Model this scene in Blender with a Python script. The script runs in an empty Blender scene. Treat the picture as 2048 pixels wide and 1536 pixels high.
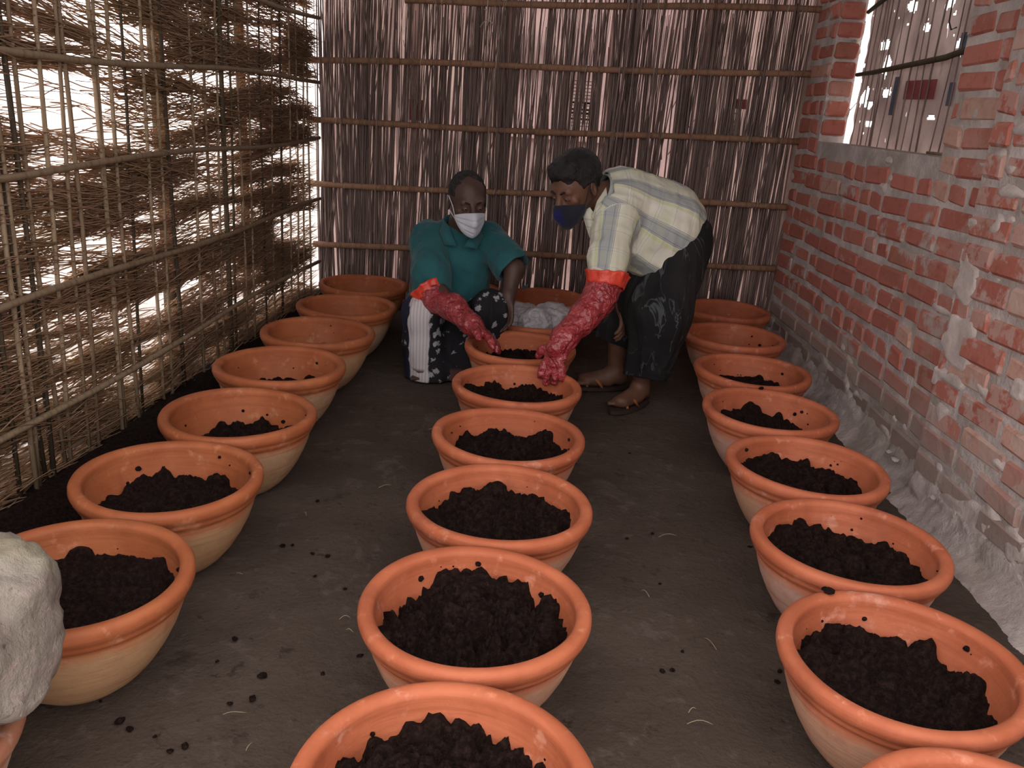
import bpy, bmesh, math, random
import numpy as np
from mathutils import Vector, Matrix
random.seed(7)
RNG = np.random.default_rng(11)
SC = bpy.context.scene
COL = SC.collection

# ------------------------------------------------------------------ camera
H = 0.25                                   # height of the bowl rims
CAM = Vector((0.0, 0.0, 1.204))
F_ = Vector((-0.0570, 0.9486, -0.3115)); R_ = Vector((0.9944, 0.0818, 0.0671)); U_ = R_.cross(F_)
cd = bpy.data.cameras.new('camera'); cam = bpy.data.objects.new('camera', cd); COL.objects.link(cam)
F_.normalize(); R_ = (R_ - F_ * R_.dot(F_)).normalized(); U_ = R_.cross(F_)
cam.matrix_world = Matrix(((R_.x, U_.x, -F_.x, CAM.x), (R_.y, U_.y, -F_.y, CAM.y), (R_.z, U_.z, -F_.z, CAM.z), (0, 0, 0, 1)))
cd.sensor_width = 36.0; cd.lens = 36.0 * 1717.4 / 2048.0; cd.clip_start = 0.02; cd.clip_end = 200
SC.camera = cam
# ------------------------------------------------------------------ light: overcast daylight, open shed front behind the camera
w = bpy.data.worlds.new('overcast_sky'); SC.world = w; w.use_nodes = True
bg = w.node_tree.nodes['Background']; bg.inputs[0].default_value = (1.0, 0.94, 0.93, 1); bg.inputs[1].default_value = 1.0
SC.view_settings.view_transform = 'Standard'; SC.view_settings.look = 'None'
SC.view_settings.exposure = 1.4; SC.view_settings.gamma = 1.0; SC.view_settings.use_curve_mapping = False

# ------------------------------------------------------------------ helpers
def tag(o, label=None, cat=None, group=None, kind=None):
    if label: o['label'] = label
    if cat: o['category'] = cat
    if group: o['group'] = group
    if kind: o['kind'] = kind
    return o
def link(name, me, parent=None, mat=None, loc=None):
    o = bpy.data.objects.new(name, me); COL.objects.link(o)
    if parent is not None: o.parent = parent
    if mat is not None and me is not None and len(me.materials) == 0: me.materials.append(mat)
    if loc is not None: o.location = loc
    return o
def empty(name, loc=(0, 0, 0)):
    o = bpy.data.objects.new(name, None); COL.objects.link(o); o.location = loc; o.empty_display_size = .1
    return o
def pymesh(name, V, Fq, smooth=False):
    V = np.asarray(V, np.float32); me = bpy.data.meshes.new(name)
    Fq = np.asarray(Fq, np.int32)
    if Fq.ndim == 2:
        n, k = Fq.shape
        me.vertices.add(len(V)); me.vertices.foreach_set('co', V.ravel())
        me.loops.add(n * k); me.loops.foreach_set('vertex_index', Fq.ravel())
        me.polygons.add(n); me.polygons.foreach_set('loop_start', np.arange(0, n * k, k, dtype=np.int32))
        me.update(calc_edges=True); me.validate()
    if smooth: me.polygons.foreach_set('use_smooth', np.ones(len(me.polygons), bool))
    return me
def bmmesh(name, bm, smooth=False):
    me = bpy.data.meshes.new(name); bm.to_mesh(me); bm.free()
    if smooth: me.polygons.foreach_set('use_smooth', np.ones(len(me.polygons), bool))
    return me
def bbox(bm, lo, hi, bev=0, jit=0):
    lo = Vector(lo); hi = Vector(hi); c = (lo + hi) / 2; s = hi - lo
    r = bmesh.ops.create_cube(bm, size=1.0, matrix=Matrix.Translation(c) @ Matrix.Diagonal((s.x, s.y, s.z, 1)))
    vs = r['verts']
    if bev:
        es = list({e for v in vs for e in v.link_edges})
        bmesh.ops.bevel(bm, geom=es, offset=bev, segments=1, affect='EDGES')
    return vs
def tube(pts, rad, n=6, cap=True):
    """verts, quads of a tube along pts; rad scalar or list"""
    pts = np.asarray(pts, float); m = len(pts)
    rad = np.full(m, rad) if np.isscalar(rad) else np.asarray(rad, float)
    T = np.gradient(pts, axis=0); T /= np.linalg.norm(T, axis=1)[:, None] + 1e-12
    ref = np.array([0, 0, 1.0]) if abs(T[0][2]) < .9 else np.array([1.0, 0, 0])
    V = []
    for i in range(m):
        a = np.cross(T[i], ref); a /= np.linalg.norm(a) + 1e-12; b = np.cross(T[i], a)
        for k in range(n):
            an = 2 * math.pi * k / n; V.append(pts[i] + rad[i] * (math.cos(an) * a + math.sin(an) * b))
    Fc = [(i * n + k, i * n + (k + 1) % n, (i + 1) * n + (k + 1) % n, (i + 1) * n + k) for i in range(m - 1) for k in range(n)]
    if cap:
        V.append(pts[0]); V.append(pts[-1]); a, b = m * n, m * n + 1
        Fc += [(a, (k + 1) % n, k, a) for k in range(n)] + [(b, (m - 1) * n + k, (m - 1) * n + (k + 1) % n, b) for k in range(n)]
    return V, Fc
def tubemesh(name, pts, rad, n=6, smooth=True):
    V, Fc = tube(pts, rad, n); bm = bmesh.new(); vs = [bm.verts.new(v) for v in V]
    for f in Fc:
        q = []
        for i in f:
            if i not in q: q.append(i)
        bm.faces.new([vs[i] for i in q])
    bmesh.ops.recalc_face_normals(bm, faces=bm.faces[:])
    return bmmesh(name, bm, smooth)
_T = np.random.default_rng(5).random((64, 64, 64)).astype(np.float32)
def vn(P, scale=1.0, off=0.0):
    """value noise 0..1 at points (...,3)"""
    p = np.asarray(P, np.float32) * np.float32(1.0) * scale + off
    i = np.floor(p).astype(np.int32); f = p - i; f = f * f * (3 - 2 * f); i &= 63; j = (i + 1) & 63
    x0, y0, z0 = i[..., 0], i[..., 1], i[..., 2]; x1, y1, z1 = j[..., 0], j[..., 1], j[..., 2]
    fx, fy, fz = f[..., 0], f[..., 1], f[..., 2]
    a = _T[x0, y0, z0] * (1 - fx) + _T[x1, y0, z0] * fx; b = _T[x0, y1, z0] * (1 - fx) + _T[x1, y1, z0] * fx
    c = _T[x0, y0, z1] * (1 - fx) + _T[x1, y0, z1] * fx; d = _T[x0, y1, z1] * (1 - fx) + _T[x1, y1, z1] * fx
    return (a * (1 - fy) + b * fy) * (1 - fz) + (c * (1 - fy) + d * fy) * fz
def fbm(P, scale, off=0.0, o=3):
    s = 0; a = .5
    for k in range(o): s = s + a * vn(P, scale * 2 ** k, off + 7.3 * k); a *= .5
    return s

# ------------------------------------------------------------------ materials
class NT:
    def __init__(s, name):
        s.m = bpy.data.materials.new(name); s.m.use_nodes = True; s.t = s.m.node_tree; s.b = s.t.nodes['Principled BSDF']
    def n(s, typ, **kw):
        nd = s.t.nodes.new('ShaderNode' + typ)
        for k, v in kw.items():
            if k.startswith('_'): setattr(nd, k[1:], v)
            else:
                key = int(k[1:]) if k[0] == 'i' and k[1:].isdigit() else k.replace('_', ' ')
                s.set(nd.inputs[key], v)
        return nd
    def set(s, sock, v):
        if isinstance(v, bpy.types.NodeSocket): s.t.links.new(v, sock)
        elif isinstance(v, (tuple, list)): sock.default_value = tuple(v) + ((1.0,) if len(v) == 3 and sock.type == 'RGBA' else ())
        else: sock.default_value = v
    def math(s, op, a, b=0.5, c=None, clamp=False):
        nd = s.n('Math', _operation=op, _use_clamp=clamp); s.set(nd.inputs[0], a); s.set(nd.inputs[1], b)
        if c is not None: s.set(nd.inputs[2], c)
        return nd.outputs[0]
    def mix(s, f, a, b, mode='MIX'):
        nd = s.n('Mix', _data_type='RGBA', _blend_type=mode); s.set(nd.inputs[0], f); s.set(nd.inputs[6], a); s.set(nd.inputs[7], b)
        return nd.outputs[2]
    def ramp(s, f, lo, hi):
        nd = s.n('MapRange', _interpolation_type='SMOOTHSTEP'); s.set(nd.inputs[0], f); nd.inputs[1].default_value = lo; nd.inputs[2].default_value = hi
        return nd.outputs[0]
    def noise(s, vec, scale, detail=3.0, rough=.55, dist=0.0):
        nd = s.n('TexNoise'); s.set(nd.inputs['Vector'], vec); nd.inputs['Scale'].default_value = scale
        nd.inputs['Detail'].default_value = detail; nd.inputs['Roughness'].default_value = rough; nd.inputs['Distortion'].default_value = dist
        return nd.outputs[0]
    def pos(s): return s.n('NewGeometry').outputs['Position']
    def obj(s): return s.n('TexCoord').outputs['Object']
    def rnd(s): return s.n('ObjectInfo').outputs['Random']
    def attr(s, name): return s.n('Attribute', _attribute_name=name)
    def scl(s, v, sc):
        nd = s.n('VectorMath', _operation='MULTIPLY'); s.set(nd.inputs[0], v); nd.inputs[1].default_value = sc
        return nd.outputs[0]
    def bump(s, h, st=.3, dist=.01):
        nd = s.n('Bump'); nd.inputs['Strength'].default_value = st; nd.inputs['Distance'].default_value = dist; s.set(nd.inputs['Height'], h)
        s.set(s.b.inputs['Normal'], nd.outputs[0])
    def out(s, col=None, rough=.8, spec=.3):
        if col is not None: s.set(s.b.inputs['Base Color'], col)
        s.set(s.b.inputs['Roughness'], rough); s.b.inputs['Specular IOR Level'].default_value = spec
        return s.m
    def translucent(s, col, fac):
        t = s.n('BsdfTranslucent', Color=col); mx = s.n('MixShader'); s.set(mx.inputs[0], fac)
        s.t.links.new(s.b.outputs[0], mx.inputs[1]); s.t.links.new(t.outputs[0], mx.inputs[2])
        s.t.links.new(mx.outputs[0], s.t.nodes['Material Output'].inputs[0])
def simple(name, c1, c2, scale=8.0, rough=.8, spec=.3, bump=.3, bs=60.0, bd=.004, vec='pos'):
    t = NT(name); v = t.pos() if vec == 'pos' else t.obj()
    f = t.ramp(t.noise(v, scale, 4), .35, .68)
    t.bump(t.noise(v, bs, 3), bump, bd)
    return t.out(t.mix(f, c1, c2), rough, spec)

def m_floor():
    t = NT('damp_earth_floor'); p = t.pos()
    a = t.noise(p, 1.6, 5, .6); b = t.noise(p, 14, 6, .65); c = t.noise(p, 70, 3)
    col = t.mix(t.ramp(a, .35, .7), (.068, .050, .039), (.092, .070, .056))
    col = t.mix(t.math('MULTIPLY', t.ramp(b, .56, .72), .6), col, (.15, .118, .105))
    col = t.mix(t.math('MULTIPLY', t.ramp(t.noise(p, 5.5, 5, .7), .60, .70), .75), col, (.042, .030, .026))
    col = t.mix(t.math('MULTIPLY', t.ramp(c, .62, .75), .5), col, (.03, .02, .017))
    col = t.mix(t.math('MULTIPLY', t.ramp(t.noise(p, 3.1, 6, .75, .6), .57, .64), .5), col, (.135, .105, .092))
    col = t.mix(t.math('MULTIPLY', t.ramp(t.noise(p, 9.5, 6, .75), .60, .66), .7), col, (.032, .022, .019))
    h = t.math('ADD', t.math('MULTIPLY', b, 1.0), t.math('MULTIPLY', c, .35))
    t.bump(h, .55, .02)
    return t.out(col, .9, .15)
def m_pot():
    t = NT('terracotta'); o = t.obj(); p = t.pos(); r = t.rnd()
    z = t.n('SeparateXYZ', Vector=o).outputs[2]
    nz = t.noise(p, 7, 4, .6); n2 = t.noise(p, 22, 4, .6)
    red = t.mix(t.ramp(nz, .35, .7), (.40, .108, .044), (.50, .150, .066))
    red = t.mix(t.ramp(n2, .58, .72), red, (.56, .20, .105))
    inside = t.attr('inside').outputs['Fac']
    dust = t.mix(t.ramp(r, .2, .9), (.58, .35, .21), (.60, .40, .31))
    dust = t.mix(t.ramp(n2, .4, .7), dust, (.52, .31, .19))
    zz = t.math('ADD', z, t.math('MULTIPLY', t.math('SUBTRACT', nz, .5), .07))
    f = t.math('MULTIPLY', t.math('SUBTRACT', 1.0, t.ramp(zz, .155, .20)), t.math('SUBTRACT', 1.0, inside))
    col = t.mix(t.math('MULTIPLY', f, .85), red, dust)
    pale = t.math('MULTIPLY', t.ramp(t.noise(p, 11, 5, .7), .58, .72), .32)
    col = t.mix(pale, col, (.64, .38, .28))
    col = t.mix(t.math('MULTIPLY', t.ramp(t.noise(p, 4.5, 5, .65), .54, .72), .6), col, (.27, .075, .036))
    ring = t.ramp(t.noise(t.scl(o, (.6, .6, 16)), 5, 3, .6), .52, .68); col = t.mix(t.math('MULTIPLY', ring, .35), col, (.30, .085, .032))
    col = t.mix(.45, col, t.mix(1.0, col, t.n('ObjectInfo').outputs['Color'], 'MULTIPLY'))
    t.bump(t.math('ADD', t.math('MULTIPLY', t.noise(t.scl(o, (1, 1, 12)), 6, 3), .6), t.math('MULTIPLY', t.noise(o, 60, 3), .4)), .42, .006)
    return t.out(col, t.math('ADD', .48, t.math('MULTIPLY', n2, .3)), .35)
def m_soil():
    t = NT('dark_compost'); p = t.pos()
    a = t.noise(p, 90, 5, .7); b = t.noise(p, 25, 3)
    col = t.mix(t.ramp(a, .4, .7), (.012, .006, .005), (.040, .021, .017)); col = t.mix(t.math('MULTIPLY', t.ramp(b, .6, .75), .4), col, (.052, .029, .023))
    t.bump(t.math('ADD', a, t.math('MULTIPLY', t.noise(p, 260, 3, .7), .6)), 1.0, .012)
    return t.out(col, .95, .12)
def m_brick():
    t = NT('red_brick'); o = t.obj(); p = t.pos(); r = t.rnd()
    col = t.mix(r, (.38, .125, .095), (.48, .175, .132))
    pale = t.ramp(t.math('FRACT', t.math('MULTIPLY', r, 37.7)), .86, .95)
    col = t.mix(t.math('MULTIPLY', pale, .75), col, (.55, .36, .29))
    n = t.noise(p, 24, 5, .65); col = t.mix(t.math('MULTIPLY', t.ramp(n, .5, .75), .55), col, (.28, .07, .05))
    smear = t.ramp(t.noise(p, 5.5, 5, .62), .575, .66)
    col = t.mix(t.math('MULTIPLY', smear, .85), col, (.46, .39, .36))
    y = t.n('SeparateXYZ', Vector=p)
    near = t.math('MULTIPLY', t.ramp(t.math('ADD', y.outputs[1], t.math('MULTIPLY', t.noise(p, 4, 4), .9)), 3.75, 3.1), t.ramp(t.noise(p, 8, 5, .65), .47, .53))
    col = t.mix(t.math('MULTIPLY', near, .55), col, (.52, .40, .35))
    low = t.math('MULTIPLY', t.ramp(t.math('SUBTRACT', y.outputs[2], t.math('MULTIPLY', n, .25)), .28, .02), .85)
    col = t.mix(low, col, (.33, .27, .24))
    moss = t.math('MULTIPLY', t.ramp(t.noise(p, 3.1, 4), .56, .70), .35); col = t.mix(moss, col, (.16, .13, .075))
    t.bump(t.noise(p, 60, 4), .5, .006)
    return t.out(col, .9, .2)
def m_mortar():
    t = NT('cement_mortar'); p = t.pos(); n = t.noise(p, 9, 6, .65)
    col = t.mix(t.ramp(n, .35, .7), (.42, .355, .335), (.62, .54, .51))
    col = t.mix(t.math('MULTIPLY', t.ramp(t.noise(p, 3.3, 4), .5, .7), .5), col, (.24, .20, .14))
    t.bump(t.noise(p, 35, 5, .7), .9, .012)
    return t.out(col, .95, .15)
def m_plaster():
    t = NT('smeared_cement'); p = t.pos(); n = t.noise(p, 10, 6, .6)
    col = t.mix(t.ramp(n, .35, .7), (.46, .385, .36), (.66, .565, .53))
    col = t.mix(t.math('MULTIPLY', t.ramp(t.noise(p, 6, 4), .55, .7), .4), col, (.35, .25, .15))
    t.bump(t.noise(p, 45, 5, .7), .6, .008)
    return t.out(col, .92, .18)
def m_stick(name, c1, c2, c3):
    t = NT(name); p = t.pos(); r = t.rnd()
    col = t.mix(r, c1, c2); col = t.mix(t.math('MULTIPLY', t.ramp(t.noise(t.scl(p, (1, 1, .12)), 60, 4), .45, .7), .6), col, c3)
    t.bump(t.noise(p, 120, 2), .3, .003)
    return t.out(col, .75, .25)
def m_straw():
    t = NT('dry_straw'); a = t.attr('tone').outputs['Fac']; p = t.pos()
    col = t.mix(a, (.42, .27, .18), (.78, .58, .40)); col = t.mix(t.math('MULTIPLY', t.ramp(t.noise(p, 3, 3), .45, .65), .45), col, (.40, .29, .14))
    m = t.out(col, .7, .25); t.translucent(t.mix(.5, col, (.8, .55, .35)), .45)
    return m
def m_sheet(name, c1, c2, fac=.6):
    t = NT(name); p = t.pos(); n = t.noise(p, 3.2, 5, .6); n2 = t.noise(t.scl(p, (1, 1, .35)), 11, 4)
    col = t.mix(t.ramp(n, .35, .65), c1, c2); col = t.mix(t.math('MULTIPLY', t.ramp(n2, .52, .7), .45), col, tuple(x * .5 for x in c1))
    t.bump(t.noise(p, 14, 4), .5, .02); m = t.out(col, .45, .4); t.translucent(col, fac)
    return m
MAT = dict(
    floor=m_floor(), pot=m_pot(), soil=m_soil(), brick=m_brick(), mortar=m_mortar(), plaster=m_plaster(), straw=m_straw(),
    stick=m_stick('jute_stick', (.165, .118, .104), (.29, .21, .187), (.10, .067, .06)),
    twig=m_stick('split_bamboo', (.20, .135, .085), (.33, .245, .16), (.11, .07, .035)),
    darktwig=m_stick('old_dark_stick', (.05, .036, .024), (.085, .065, .035), (.03, .02, .014)),
    bamboo=m_stick('brown_bamboo', (.24, .13, .08), (.31, .175, .11), (.12, .065, .04)),
    sheet_a=m_sheet('cream_plastic_sack', (.66, .54, .51), (.84, .72, .68), .58),
    sheet_b=m_sheet('pink_plastic_sack', (.66, .54, .52), (.84, .71, .69), .58),
    sheet_c=m_sheet('window_plastic', (.48, .39, .37), (.66, .56, .53), .40),
    red_print=m_sheet('red_printed_plastic', (.42, .10, .11), (.55, .22, .22), .5),
    blue_print=m_sheet('blue_grey_plastic', (.13, .15, .22), (.24, .25, .31), .4),
    ink=simple('faded_black_ink', (.03, .025, .03), (.05, .04, .045)),
    redink=simple('faded_red_ink', (.42, .08, .09), (.5, .12, .12)),
    wire=simple('pale_tie_wire', (.42, .36, .32), (.5, .44, .4), rough=.5),
    roof=simple('unseen_tin_roof', (.10, .085, .08), (.14, .12, .11)),
    ground=simple('pale_outdoor_ground', (.50, .46, .42), (.62, .58, .54), 2.0),
)
# ------------------------------------------------------------------ setting: floor, outdoor ground, roof
def grid_floor():
    xs = np.linspace(-1.75, 1.75, 141); ys = np.linspace(-1.2, 5.2, 257)
    X, Y = np.meshgrid(xs, ys, indexing='ij'); P = np.stack([X, Y, 0 * X], -1)
    Z = (fbm(P, 3.0, 3.1) - .45) * .018 + (fbm(P, 14, 9.1) - .45) * .008
    n, m = X.shape; V = np.stack([X, Y, Z - .006], -1).reshape(-1, 3)
    i = np.arange(n * m).reshape(n, m)
    Fq = np.stack([i[:-1, :-1], i[1:, :-1], i[1:, 1:], i[:-1, 1:]], -1).reshape(-1, 4)
    return tag(link('floor', pymesh('floor', V, Fq, True), mat=MAT['floor']), 'dark damp trodden earth floor between the rows of bowls', kind='structure')
floor = grid_floor()
bm = bmesh.new(); bbox(bm, (-40, -40, -.12), (40, 40, -.05))
tag(link('ground', bmmesh('ground', bm), mat=MAT['ground']), 'pale open ground outside the shed', kind='structure')
bm = bmesh.new(); bbox(bm, (-1.75, 1.35, 2.30), (1.75, 5.15, 2.34))  # out of view, added to block top light; cut back and raised for daylight
tag(link('ceiling', bmmesh('ceiling', bm), mat=MAT['roof']), 'unseen roof over the shed, shaped to block and admit daylight', kind='structure')

# ------------------------------------------------------------------ left wall: straw thatch between sticks and battens
XL = -1.51
wl = empty('wall_left', (XL, 3.0, 0)); tag(wl, 'thatch fence of brown straw held by sticks and battens, daylight through its gaps', kind='structure')
def child(name, me, parent, mat): 
    o = link(name, me, parent, mat); o.location = -Vector(parent.location) ; return o
GAPS = [(2.663,1.371,0.132,0.049,0.95),(3.024,1.327,0.134,0.039,0.95),(2.313,1.321,0.071,0.019,0.9),(2.452,1.168,0.241,0.039,0.93),(2.305,1.101,0.129,0.042,0.96),(2.564,1.086,0.145,0.049,0.94),(2.386,1.054,0.139,0.025,0.8),(3.543,1.205,0.219,0.029,0.95),(4.771,1.194,0.226,0.065,0.95),(2.407,0.974,0.09,0.03,0.95),(2.75,1.009,0.103,0.024,0.93),(3.49,0.685,0.298,0.03,0.93),(4.537,0.498,0.331,0.078,0.95),(4.471,0.866,0.196,0.044,0.9),(2.411,0.633,0.137,0.02,0.95),(2.98,0.735,0.124,0.025,0.9),(2.938,0.422,0.154,0.04,0.98),(2.92,0.285,0.14,0.028,0.97),(2.41,0.386,0.071,0.03,0.97),(2.245,0.447,0.076,0.018,0.93),(3.226,0.428,0.096,0.028,0.95),(2.873,-0.01,0.073,0.025,0.98),(2.842,0.127,0.099,0.024,0.95),(3.97,0.267,0.156,0.026,0.9),(2.106,-0.014,0.046,0.027,0.98),(2.214,-0.013,0.041,0.018,0.97),(2.697,-0.017,0.082,0.018,0.8),(2.241,0.289,0.068,0.016,0.9),(2.289,0.761,0.089,0.015,0.85),(2.583,0.689,0.112,0.015,0.85),(2.641,1.237,0.11,0.018,0.85),(2.38,1.281,0.134,0.017,0.85),(3.134,1.04,0.195,0.014,0.8),(4.247,1.447,0.204,0.026,0.85),(4.617,1.571,0.158,0.037,0.8),(3.777,0.923,0.282,0.017,0.8),(4.761,0.797,0.124,0.058,0.8),(4.656,0.232,0.265,0.043,0.85),(3.779,0.251,0.238,0.018,0.85),(2.358,0.313,0.074,0.016,0.85),(2.439,0.481,0.129,0.015,0.8),(2.664,0.216,0.125,0.014,0.85),(3.444,0.237,0.201,0.017,0.85),(2.834,-0.071,0.108,0.013,0.9),(2.5,-0.028,0.086,0.012,0.9),(2.321,0.091,0.099,0.012,0.8),(2.188,0.185,0.088,0.011,0.8)]
def straw_fence(N=43000):
    r = np.random.default_rng(3)
    gy = np.array(GAPS)
    Y = r.uniform(.9, 5.0, N * 3); Z = r.uniform(-.02, 1.95, N * 3); L = r.uniform(.16, .42, N * 3)
    base = .05 * np.sin(Y * 1.7 + 1) - .04; ang = r.normal(0, .11, N * 3) + base + .10 * (fbm(np.stack([Y, Z, 0 * Y], -1), 1.3, 4.4) - .45) * 3
    keep = np.ones(N * 3, bool)
    hit = np.zeros((N * 3, len(gy)), bool)
    for q in (-.42, -.2, 0, .2, .42):
        yy = Y + q * L * np.cos(ang); zz = Z + q * L * np.sin(ang)
        for (gi, (cy, cz, ry, rz, st)) in enumerate(gy):
            d = ((yy - cy) / ry) ** 2 + ((zz - cz) / rz) ** 2
            hit[:, gi] |= d < .80
    for gi in range(len(gy)): keep &= ~(hit[:, gi] & (r.random(N * 3) < gy[gi, 4] * .955))
    # streaky thin spots
    P = np.stack([Y * 3.2, Z * 21, 0 * Y], -1)
    keep &= ~((vn(P, 1.0, 2.2) > .50) & (r.random(N * 3) < .78)); keep &= Y + .5 * L < 4.945 + .03 * r.random(N * 3)
    idx = np.nonzero(keep)[0][:N]
    Y, Z, L, ang = Y[idx], Z[idx], L[idx], ang[idx]; n = len(idx)
    bend = r.normal(0, .10, n); X = XL + .012 + r.normal(0, .016, n); dx = r.normal(0, .03, n)
    rad = r.uniform(.0011, .0027, n); S = 4
    V = np.zeros((n, S, 3, 3), np.float32)
    for s in range(S):
        u = s / (S - 1) - .5; rr = rad * (1.0 if s < S - 1 else .3)
        cy = Y + u * L * np.cos(ang); cz = Z + u * L * np.sin(ang) - bend * (u * u - .08) * L; cx = X + dx * u * L
        for k in range(3):
            a = 2 * math.pi * k / 3 + .5
            V[:, s, k, 0] = cx + rr * math.cos(a); V[:, s, k, 1] = cy; V[:, s, k, 2] = np.maximum(cz + rr * math.sin(a), -.03)
    b = (np.arange(n) * S * 3)[:, None, None]
    s = np.arange(S - 1)[None, :, None] * 3; k = np.arange(3)[None, None, :]; k2 = (k + 1) % 3
    Fq = np.stack([b + s + k, b + s + k2, b + s + 3 + k2, b + s + 3 + k], -1).reshape(-1, 4)
    me = pymesh('straw', V.reshape(-1, 3), Fq)
    tone = np.repeat(np.clip(r.beta(1.6, 3.2, n) + .25 * (fbm(np.stack([Y, Z * 3, 0 * Y], -1), 2.0, 8.8) - .45), 0, 1), S * 3).astype(np.float32)
    at = me.attributes.new('tone', 'FLOAT', 'POINT'); at.data.foreach_set('value', tone)
    o = child('straw_thatch', me, wl, MAT['straw']); tag(o, 'loose brown straw packed sideways', kind='stuff')
straw_fence()
# upright sticks of the left wall, each its own part
LS = [(2.156,0.0065,0.006,0),(2.135,0.0081,-0.016,0),(2.221,0.0067,-0.012,1),(2.268,0.0068,-0.073,0),(2.335,0.0069,0.054,0),(2.43,0.0063,0.034,0),(2.476,0.0072,-0.01,0),(2.639,0.0059,0.023,0),(2.625,0.0075,0.008,0),(2.728,0.0069,-0.017,0),(2.787,0.0053,0.029,1),(2.926,0.0064,-0.009,0),(3.005,0.0056,-0.01,0),(3.082,0.0076,-0.024,1),(3.286,0.006,0.014,0),(3.42,0.0062,-0.003,0),(3.512,0.0053,0.016,0),(3.575,0.0108,-0.018,1),(3.646,0.0055,0.004,1),(3.751,0.0056,-0.027,0),(3.862,0.0057,0.025,0),(4.013,0.0047,0.006,1),(4.151,0.0049,0.01,0),(4.269,0.0062,0.012,1),(4.407,0.0052,-0.03,0),(4.511,0.0053,0.023,0),(4.618,0.0054,0.062,0),(4.725,0.0055,-0.049,0),(2.17,0.0068,-0.052,1),(2.222,0.0063,-0.045,1),(2.074,0.0066,0.025,1),(1.0,0.006,0.01,0),(1.2,0.006,0.01,0),(1.4,0.006,0.01,0),(1.62,0.006,0.01,0),(1.8,0.006,0.01,0)]
for i, (y, wd, lean, dark) in enumerate(LS):
    pts = [(XL + .035 + .004 * math.sin(i + k), y + lean * (k / 5 - .3) + .008 * math.sin(i * 3 + k * 1.3), -.02 + k * .40) for k in range(6)]
    child('upright_stick', tubemesh('upright_stick', pts, [wd * (1.05 - .05 * k) for k in range(6)], 6), wl, MAT['darktwig' if dark else 'twig'])
for i, z in enumerate((1.245, .94, .60, .262, 1.56)):
    pts = [(XL + .05, .9 + k * .33, z + .012 * math.sin(k * .9 + i * 2)) for k in range(13)]
    child('batten', tubemesh('batten', pts, .0105, 7), wl, MAT['twig'])
for y, wd in ((3.22, .03), (4.02, .022), (2.05, .03)):
    pts = [(XL - .06, y + .01 * math.sin(k), -.03 + k * .4) for k in range(6)]
    child('post', tubemesh('post', pts, wd, 8), wl, MAT['darktwig'])
# dark earth bank at the foot of the thatch
ys = np.linspace(.8, 4.95, 90); us = np.linspace(0, 1, 9); V = []
for y in ys:
    for u in us:
        x = XL - .04 + u * .26; h = .075 * math.sin(math.pi * min(1, .35 + .65 * u)) ** .9 * (1 - .15 * u) + .03 * (fbm(np.array([[y, u, 0.]]), 9, 1.0)[0] - .4)
        V.append((x, y, h - .012))
i = np.arange(len(V)).reshape(len(ys), len(us))
me = pymesh('earth_bank', V, np.stack([i[:-1, :-1], i[:-1, 1:], i[1:, 1:], i[1:, :-1]], -1).reshape(-1, 4), True)
tag(link('trim_1', me, mat=MAT['soil']), 'dark earth banked along the foot of the straw fence', kind='structure')

# ------------------------------------------------------------------ back wall: jute sticks, bamboo battens, plastic sacks behind
YB = 4.9
wb = empty('wall_back', (0, YB, 0)); tag(wb, 'fence of dark jute sticks tied to bamboo battens with pale sacks behind', kind='structure')
vars_ = []
for v in range(8):
    r = np.random.default_rng(100 + v); ph = r.uniform(0, 6, 2)
    pts = [(.010 * math.sin(ph[0] + k * .8) * (k / 6), .004 * math.sin(ph[1] + k), k / 6 * 2.0) for k in range(7)]
    me = tubemesh('jute_stick', pts, [1 * .0062 * (1 - .09 * k) for k in range(7)], 5); me.materials.append(MAT['stick']); vars_.append(me)
r = np.random.default_rng(21)
cl = [(-1.36, .10), (-1.22, .05), (-1.0, .06), (-.80, .035), (-.63, .03), (-.45, .03), (-.30, .10), (-.12, .06), (.05, .06), (.20, .05), (.36, .04), (.52, .045), (.63, .03), (.78, .035), (.92, .06), (1.02, .03)]
def stick_x():
    if r.random() < .62:
        c = cl[r.integers(len(cl))]; return float(np.clip(r.normal(c[0], c[1] * 1.05), -1.47, 1.12))
    return float(r.uniform(-1.47, 1.12))
BARE = [(-1.39, .022), (-1.19, .015), (-1.04, .018), (-.885, .030), (-.70, .018), (-.375, .018), (-.215, .014), (-.02, .016), (.10, .012), (.29, .014), (.45, .022), (.575, .014), (.70, .022), (.79, .014), (.845, .018), (.985, .028), (1.06, .010)]
_sx = stick_x
def stick_x():
    for _ in range(12):
        x = _sx()
        if all(abs(x - a) > b for a, b in BARE) or r.random() < .10: return x
    return x
for i in range(300):
    x = stick_x(); o = bpy.data.objects.new('jute_stick', vars_[i % 8]); COL.objects.link(o); o.parent = wb
    sc = r.uniform(.75, 1.35); o.scale = (sc, sc, r.uniform(.93, 1.03)); o.location = (x, r.uniform(-.004, .03), -.03)
    lean = r.normal(.012, .022) if r.random() < .88 else r.normal(0, .09)
    o.rotation_euler = (r.normal(0, .004), lean, r.uniform(0, 6.3))
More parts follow.
